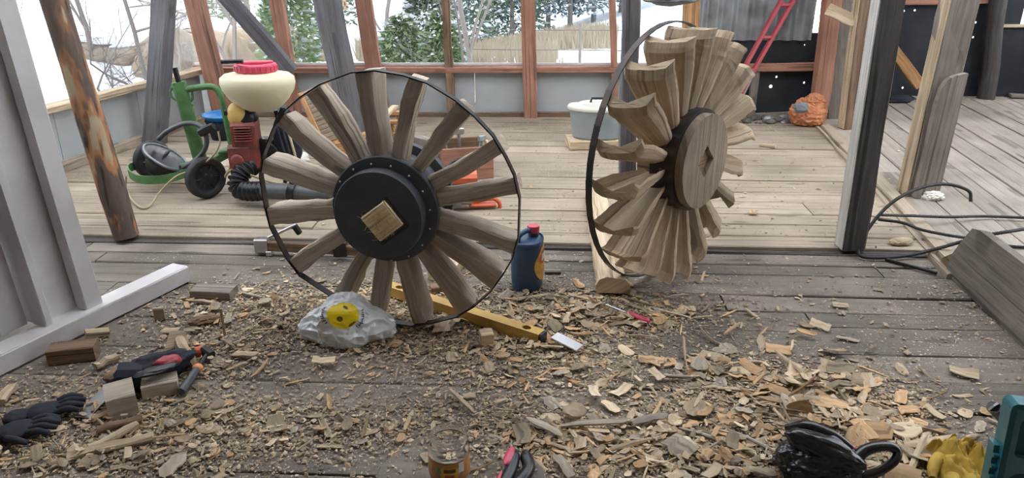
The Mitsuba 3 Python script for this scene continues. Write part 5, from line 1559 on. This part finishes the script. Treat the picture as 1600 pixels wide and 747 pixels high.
def chip_mesh(kind, seed):
    """A split chip, about one unit long along x, with torn ends, a bow and a feathered edge."""
    g = np.random.default_rng(seed)
    n = 4 if kind == 'small' else 6
    asp = g.uniform(.22, .75) if kind != 'long' else g.uniform(.06, .14)
    xs = np.linspace(-.5, .5, n)
    bow = g.uniform(-.10, .16)
    tw = g.uniform(-.3, .3)
    ends = g.choice([.05, .15, .5, .7])
    skew = g.uniform(-.18, .18)
    rings = []
    for i, x in enumerate(xs):
        e = abs(2 * x)
        w = asp * (1 - ends * e ** 6) * g.uniform(.86, 1.08)
        th_ = (.028 + .05 * g.random()) * (1 - .75 * e ** 2) + .006
        off = g.uniform(-.08, .08) * asp
        z = bow * (4 * x * x) * .5
        a = tw * x
        q = np.array([[-w / 2, -.3 * th_], [w / 2, -.5 * th_], [w / 2 * .92, .35 * th_], [g.uniform(-.2, .2) * w, .6 * th_], [-w / 2 * .94, .3 * th_]])
        q = q @ np.array([[math.cos(a), math.sin(a)], [-math.sin(a), math.cos(a)]])
        rings.append(np.stack([x + g.uniform(-.03, .03) + skew * q[:, 0] / asp * .8, q[:, 0] + off, q[:, 1] + z], 1))
    m = loft(rings, u0=100.0 * (seed % 40) + 50)
    m.uv = m.uv.copy()
    m.uv[:, 1] *= .06
    m.uv[:, 0] = 100.0 * (seed % 40) + 50 + (m.uv[:, 0] - 100.0 * (seed % 40) - 50) * .06
    m.v[:, 2] -= m.v[:, 2].min()
    return m


BIG = [chip_mesh('big', 300 + i) for i in range(40)]
LONG = [chip_mesh('long', 500 + i) for i in range(24)]
SMALL = [chip_mesh('small', 700 + i) for i in range(24)]
CHIP_MAT = ['chip_wood'] * 5 + ['pale_wood'] * 2 + ['tan_wood'] * 3 + ['spoke_wood']
# heaps: pixel of the centre, spread across and in depth, number, mean length
HEAPS = [((455, 478), .34, .11, 300, .036), ((420, 515), .26, .10, 130, .034), ((610, 470), .30, .14, 230, .036), ((690, 505), .22, .07, 170, .034),
         ((690, 545), .24, .05, 130, .030), ((900, 495), .26, .08, 330, .050), ((985, 500), .16, .09, 120, .046), ((850, 468), .22, .06, 120, .046),
         ((860, 545), .20, .07, 150, .042), ((800, 575), .30, .08, 120, .036), ((980, 590), .36, .09, 170, .036), ((1130, 580), .18, .08, 110, .054), ((1255, 610), .20, .08, 260, .060),
         ((1210, 655), .26, .08, 280, .056), ((1320, 660), .14, .08, 160, .062), ((1010, 690), .30, .07, 240, .050), ((1090, 725), .34, .06, 260, .052),
         ((890, 690), .16, .06, 120, .050), ((1410, 715), .12, .04, 50, .064), ((340, 555), .14, .10, 130, .034), ((260, 655), .26, .07, 200, .036), ((120, 715), .30, .06, 210, .038),
         ((330, 690), .22, .08, 120, .034), ((130, 600), .25, .06, 40, .030), ((470, 665), .26, .09, 60, .030), ((640, 670), .22, .06, 70, .034), ((760, 650), .20, .08, 80, .034), ((480, 580), .35, .10, 50, .028),
         ((1180, 500), .45, .20, 40, .030), ((60, 640), .2, .08, 60, .034)]
LOOSE = 420
chips = []
for (px, py), s1, s2, num, ln in HEAPS:
    c = G(px, py)
    for _ in range(num):
        r1, r2 = rg.normal(0, 1, 2)
        h = math.exp(-.5 * (r1 * r1 + r2 * r2))
        L = .70 * ln * math.exp(rg.normal(-.12, .55))
        chips.append((c[0] + s1 * r1, c[1] + s2 * r2, h, min(L, .11)))
for _ in range(LOOSE):
    chips.append((rg.uniform(-2.6, 2.3), rg.uniform(1.75, 3.8), 0, .018 * math.exp(rg.normal(0, .4))))
for _ in range(150):
    chips.append((rg.normal(.9, 1.2), rg.uniform(4.0, 6.6), 0, .02 * math.exp(rg.normal(0, .45))))


KEEP = [G(px, py) for px, py in ((950, 477), (965, 483), (980, 489), (995, 495), (1010, 501), (1390, 407), (1425, 416), (1460, 426))]


def blocked(x, y):
    if (x - WF0[0]) * WN[0] + (y - WF0[1]) * WN[1] < .02 and x < -1.4:
        return True
    return np.hypot(x - JC[0], y - JC[1]) < .06 or np.hypot(x - J[0], y - J[1]) < .12 or any(np.hypot(x - q[0], y - q[1]) < .045 for q in KEEP)


rows_ = []
for x, y, h, L in chips:
    if blocked(x, y) or y < 1.7:
        continue
    z0 = .032 if y > STEP(x) + .02 else .003
    if np.hypot(x - ST[0], y - ST[1]) < .255:
        z0 = SH + .002
    z = z0 + h * rg.uniform(0, .030) ** 1.0
    kind = rg.random()
    pool = LONG if kind < .16 else (BIG if L > .018 else SMALL)
    i = rg.integers(len(pool))
    S = L * (1.8 if pool is LONG else 1.0)
    tilt = rg.normal(0, .10 + .22 * h)
    R = rotz(rg.uniform(0, 2 * math.pi)) @ rotx(tilt) @ roty(rg.normal(0, .06 + .12 * h))
    if rg.random() < .5:
        R = R @ np.diag([1.0, -1.0, 1.0]) @ np.diag([-1.0, 1.0, 1.0])
    z += abs(math.sin(tilt)) * S * .12
    rows_.append((S / math.hypot(y, 1.5), pool, i, R * S, V(x, y, z)))
rows_.sort(key=lambda q: -q[0])
N_SINGLE = 270
plys, single, rest_rows = {}, [], []
for q in rows_:
    S, pool, i, RS, p = q
    L = np.linalg.norm(RS[:, 0])
    ok = False
    if len(single) < N_SINGLE:
        for tr in range(14):                       # single chips lie clear of one another
            c = p if tr == 0 else p + np.array([*rg.normal(0, .05 + .012 * tr, 2), 0])
            if c[1] > 1.75 and not blocked(c[0], c[1]) and all(np.hypot(c[0] - o[0], c[1] - o[1]) > .46 * (L + o[2]) for o in single):
                ok = True
                break
    if not ok:
        rest_rows.append(q)
        continue
    single.append((c[0], c[1], L))
    mat = CHIP_MAT[(i * 7) % len(CHIP_MAT)]
    kk = (id(pool), i)
    if kk not in plys:
        m = pool[i]
        plys[kk] = mikit.ply((m.v, m.f), 'material_' + mat, uv=m.uv)
    key = numbered('wood_chip')
    W = np.eye(4); W[:3, :3] = RS; W[:3, 3] = c
    scene[key] = {**plys[kk], 'to_world': T(W.tolist())}
    labels[key] = {'label': 'split wood chip lying loose among the chips on the floor', 'category': 'wood chip', 'group': 'wood chips scattered on the floor'}
rest = {}
for q in rest_rows:
    pool, i = q[1], q[2]
    rest.setdefault(CHIP_MAT[(i * 7) % len(CHIP_MAT)], []).append(pool[i].tr(q[3], q[4]))
for mat, ms in rest.items():
    solo('wood_shavings', cat(ms), mat, {'chip_wood': 'tan wood shavings heaped and scattered over the front floor', 'pale_wood': 'paler wood shavings mixed into the chips on the front floor', 'spoke_wood': 'greyish wood shavings mixed into the chips on the front floor', 'tan_wood': 'orange tan wood shavings mixed into the chips on the front floor'}[mat], 'shavings', kind='stuff')
# sawdust crumbs
crumb_c = []
for (px, py), s1, s2, num, ln in HEAPS:
    c = G(px, py)
    n = num * 14
    crumb_c.append(np.stack([c[0] + s1 * 1.25 * rg.normal(0, 1, n), c[1] + s2 * 1.3 * rg.normal(0, 1, n), .003 + rg.uniform(0, .006, n)], 1))
n = 4200
crumb_c.append(np.stack([rg.uniform(-2.7, 2.3, n), rg.uniform(1.7, 3.8, n), np.full(n, .003)], 1))
n = 2600
crumb_c.append(np.stack([rg.normal(.7, 1.3, n), rg.uniform(3.95, 6.7, n), np.full(n, .033)], 1))
C = np.vstack(crumb_c)
C = C[(C[:, 1] > 1.7) & ~((C[:, 0] < -1.4) & ((C[:, 0] - WF0[0]) * WN[0] + (C[:, 1] - WF0[1]) * WN[1] < .01)) & (C[:, 0] < 2.35)]
C[:, 2] = np.where(C[:, 1] > STEP(C[:, 0]) + .02, .033, C[:, 2])
C[:, 2] += np.where(np.hypot(C[:, 0] - ST[0], C[:, 1] - ST[1]) < .255, SH, 0)
C = C[np.hypot(C[:, 0] - JC[0], C[:, 1] - JC[1]) > .07]
n = len(C)
a_ = rg.uniform(0, 2 * np.pi, n)
ln_ = .0052 * np.exp(rg.normal(0, .5, n)); wd_ = ln_ * rg.uniform(.25, .8, n); ht_ = ln_ * rg.uniform(.12, .4, n)
ex_ = np.stack([np.cos(a_), np.sin(a_), rg.normal(0, .2, n)], 1) * ln_[:, None]
ey_ = np.stack([-np.sin(a_), np.cos(a_), rg.normal(0, .2, n)], 1) * wd_[:, None]
up_ = np.stack([0 * a_, 0 * a_, ht_], 1)
vv = np.stack([C - ex_, C + ey_, C + ex_, C - ey_, C + up_ + ex_ * .2], 1).reshape(-1, 3)
k = np.arange(n) * 5
ff = np.vstack([np.stack([k + i, k + (i + 1) % 4, k + 4], 1) for i in range(4)])
uvv = np.stack([100.0 * rg.integers(0, 40, n) + 50, rg.uniform(0, 1, n)], 1).repeat(5, 0)
solo('sawdust', M(vv, ff, uvv), 'chip_wood', 'fine tan sawdust and crumbs strewn over the floor boards', 'sawdust', kind='stuff')

# chips and strips large enough to know by their looks
def special(name, px, py, L, pool, i, ang, label, cat_, mat='chip_wood', z=.012, tilt=.1, wide=1.0):
    m = pool[i]
    R = rotz(ang) @ rotx(tilt) @ np.diag([L, L * wide, L * .8])
    p = G(px, py, z)
    return solo(name, m.tr(R, p), mat, label, cat_)


special('bark_strip', 935, 662, .27, LONG, 3, .12, 'long curved grey bark strip lying across the chips above the bottom edge', 'bark strip', 'spoke_wood', .03)
special('bark_strip', 852, 668, .16, LONG, 8, -.7, 'short curved grey bark strip left of the longest one, near the pliers', 'bark strip', 'spoke_wood', .03, wide=1.5)
special('bark_strip', 1015, 655, .14, LONG, 11, .35, 'dark bark strip at the right tip of the long curved one', 'bark strip', 'grey_wood', .03, wide=1.8)
special('large_chip', 1217, 546, .10, BIG, 4, -.35, 'large orange brown chip lying alone on bare boards right of the middle', 'wood chip', 'tan_wood', .012, .35)
special('large_chip', 1165, 580, .13, BIG, 9, .15, 'largest orange tan chip, left of the lower right heap', 'wood chip', 'chip_wood', .012, .15, 1.2)
special('large_chip', 1112, 556, .10, BIG, 12, -.5, 'large pointed tan chip just above the largest one', 'wood chip', 'chip_wood', .012, .2)
special('large_chip', 1313, 577, .10, BIG, 15, -.15, 'large tan chip lying on the crooked board joint', 'wood chip', 'chip_wood', .012, .25)
special('large_chip', 1262, 507, .07, BIG, 18, .1, 'tan chip lying at the top end of the crooked board joint', 'wood chip', 'chip_wood', .008)
special('large_chip', 1313, 477, .075, BIG, 21, -.2, 'long pale chip lying alone below the dark post', 'wood chip', 'pale_wood', .008)
special('large_chip', 578, 676, .07, BIG, 24, .5, 'pale lone chip on bare dark boards left of the glass jar', 'wood chip', 'pale_wood', .008)
special('large_chip', 1365, 675, .15, BIG, 27, .3, 'long brown chip at the right end of the lower right heap', 'wood chip', 'tan_wood', .02, .2)
special('large_chip', 1413, 672, .11, BIG, 30, -.1, 'pale chip lying on the boards behind the loop handle of the black bag', 'wood chip', 'chip_wood', .01)
special('bark_strip', 1450, 692, .20, LONG, 14, .22, 'pale splinter strip pointing right, behind the yellow leather glove', 'bark strip', 'pale_wood', .012, .1, 1.6)
special('large_chip', 1460, 709, .10, BIG, 33, .0, 'tan chip between the loop handle and the yellow leather glove', 'wood chip', 'chip_wood', .012)
special('large_chip', 1177, 332, .07, BIG, 36, 1.2, 'small tan chip alone on the back floor right of the turbine wheel', 'wood chip', 'tan_wood', .04)
special('large_chip', 1410, 742, .10, BIG, 38, -.4, 'orange tan chip against the right side of the black bag at the bottom edge', 'wood chip', 'tan_wood', .02, .3, 1.3)
special('large_chip', 298, 815 - 300, .06, BIG, 2, .3, 'tan chip in the small dark scrap pile right of the white sill beam', 'wood chip', 'chip_wood', .02)
solo('dark_scrap', blob((.07, .03, .02), rotz(.4), G(318, 500, .02), amp=.35, freq=2.4, seed=91, sub=3), 'brown_wood', 'dark scrap of bark between the white sill beam and the plastic bag', 'scrap')
solo('upright_splinter', beam(G(352, 528, .0), G(352, 528, .0) + V(.0, .0, .14), .012, .006), 'pale_wood', 'thin pale splinter standing upright between the grey block and the plastic bag', 'splinter')
solo('tan_offcut', boxm(G(152, 520, .02), (.09, .05, .025), rotz(.6) @ roty(.2), .004), 'chip_wood', 'tan offcut beside the white sill beam behind the brown block', 'offcut')
solo('tan_offcut', boxm(G(249, 490, .03), (.045, .02, .06), rotz(.2), .004), 'chip_wood', 'small tan offcut standing upright between the sill beam and the grey block', 'offcut')
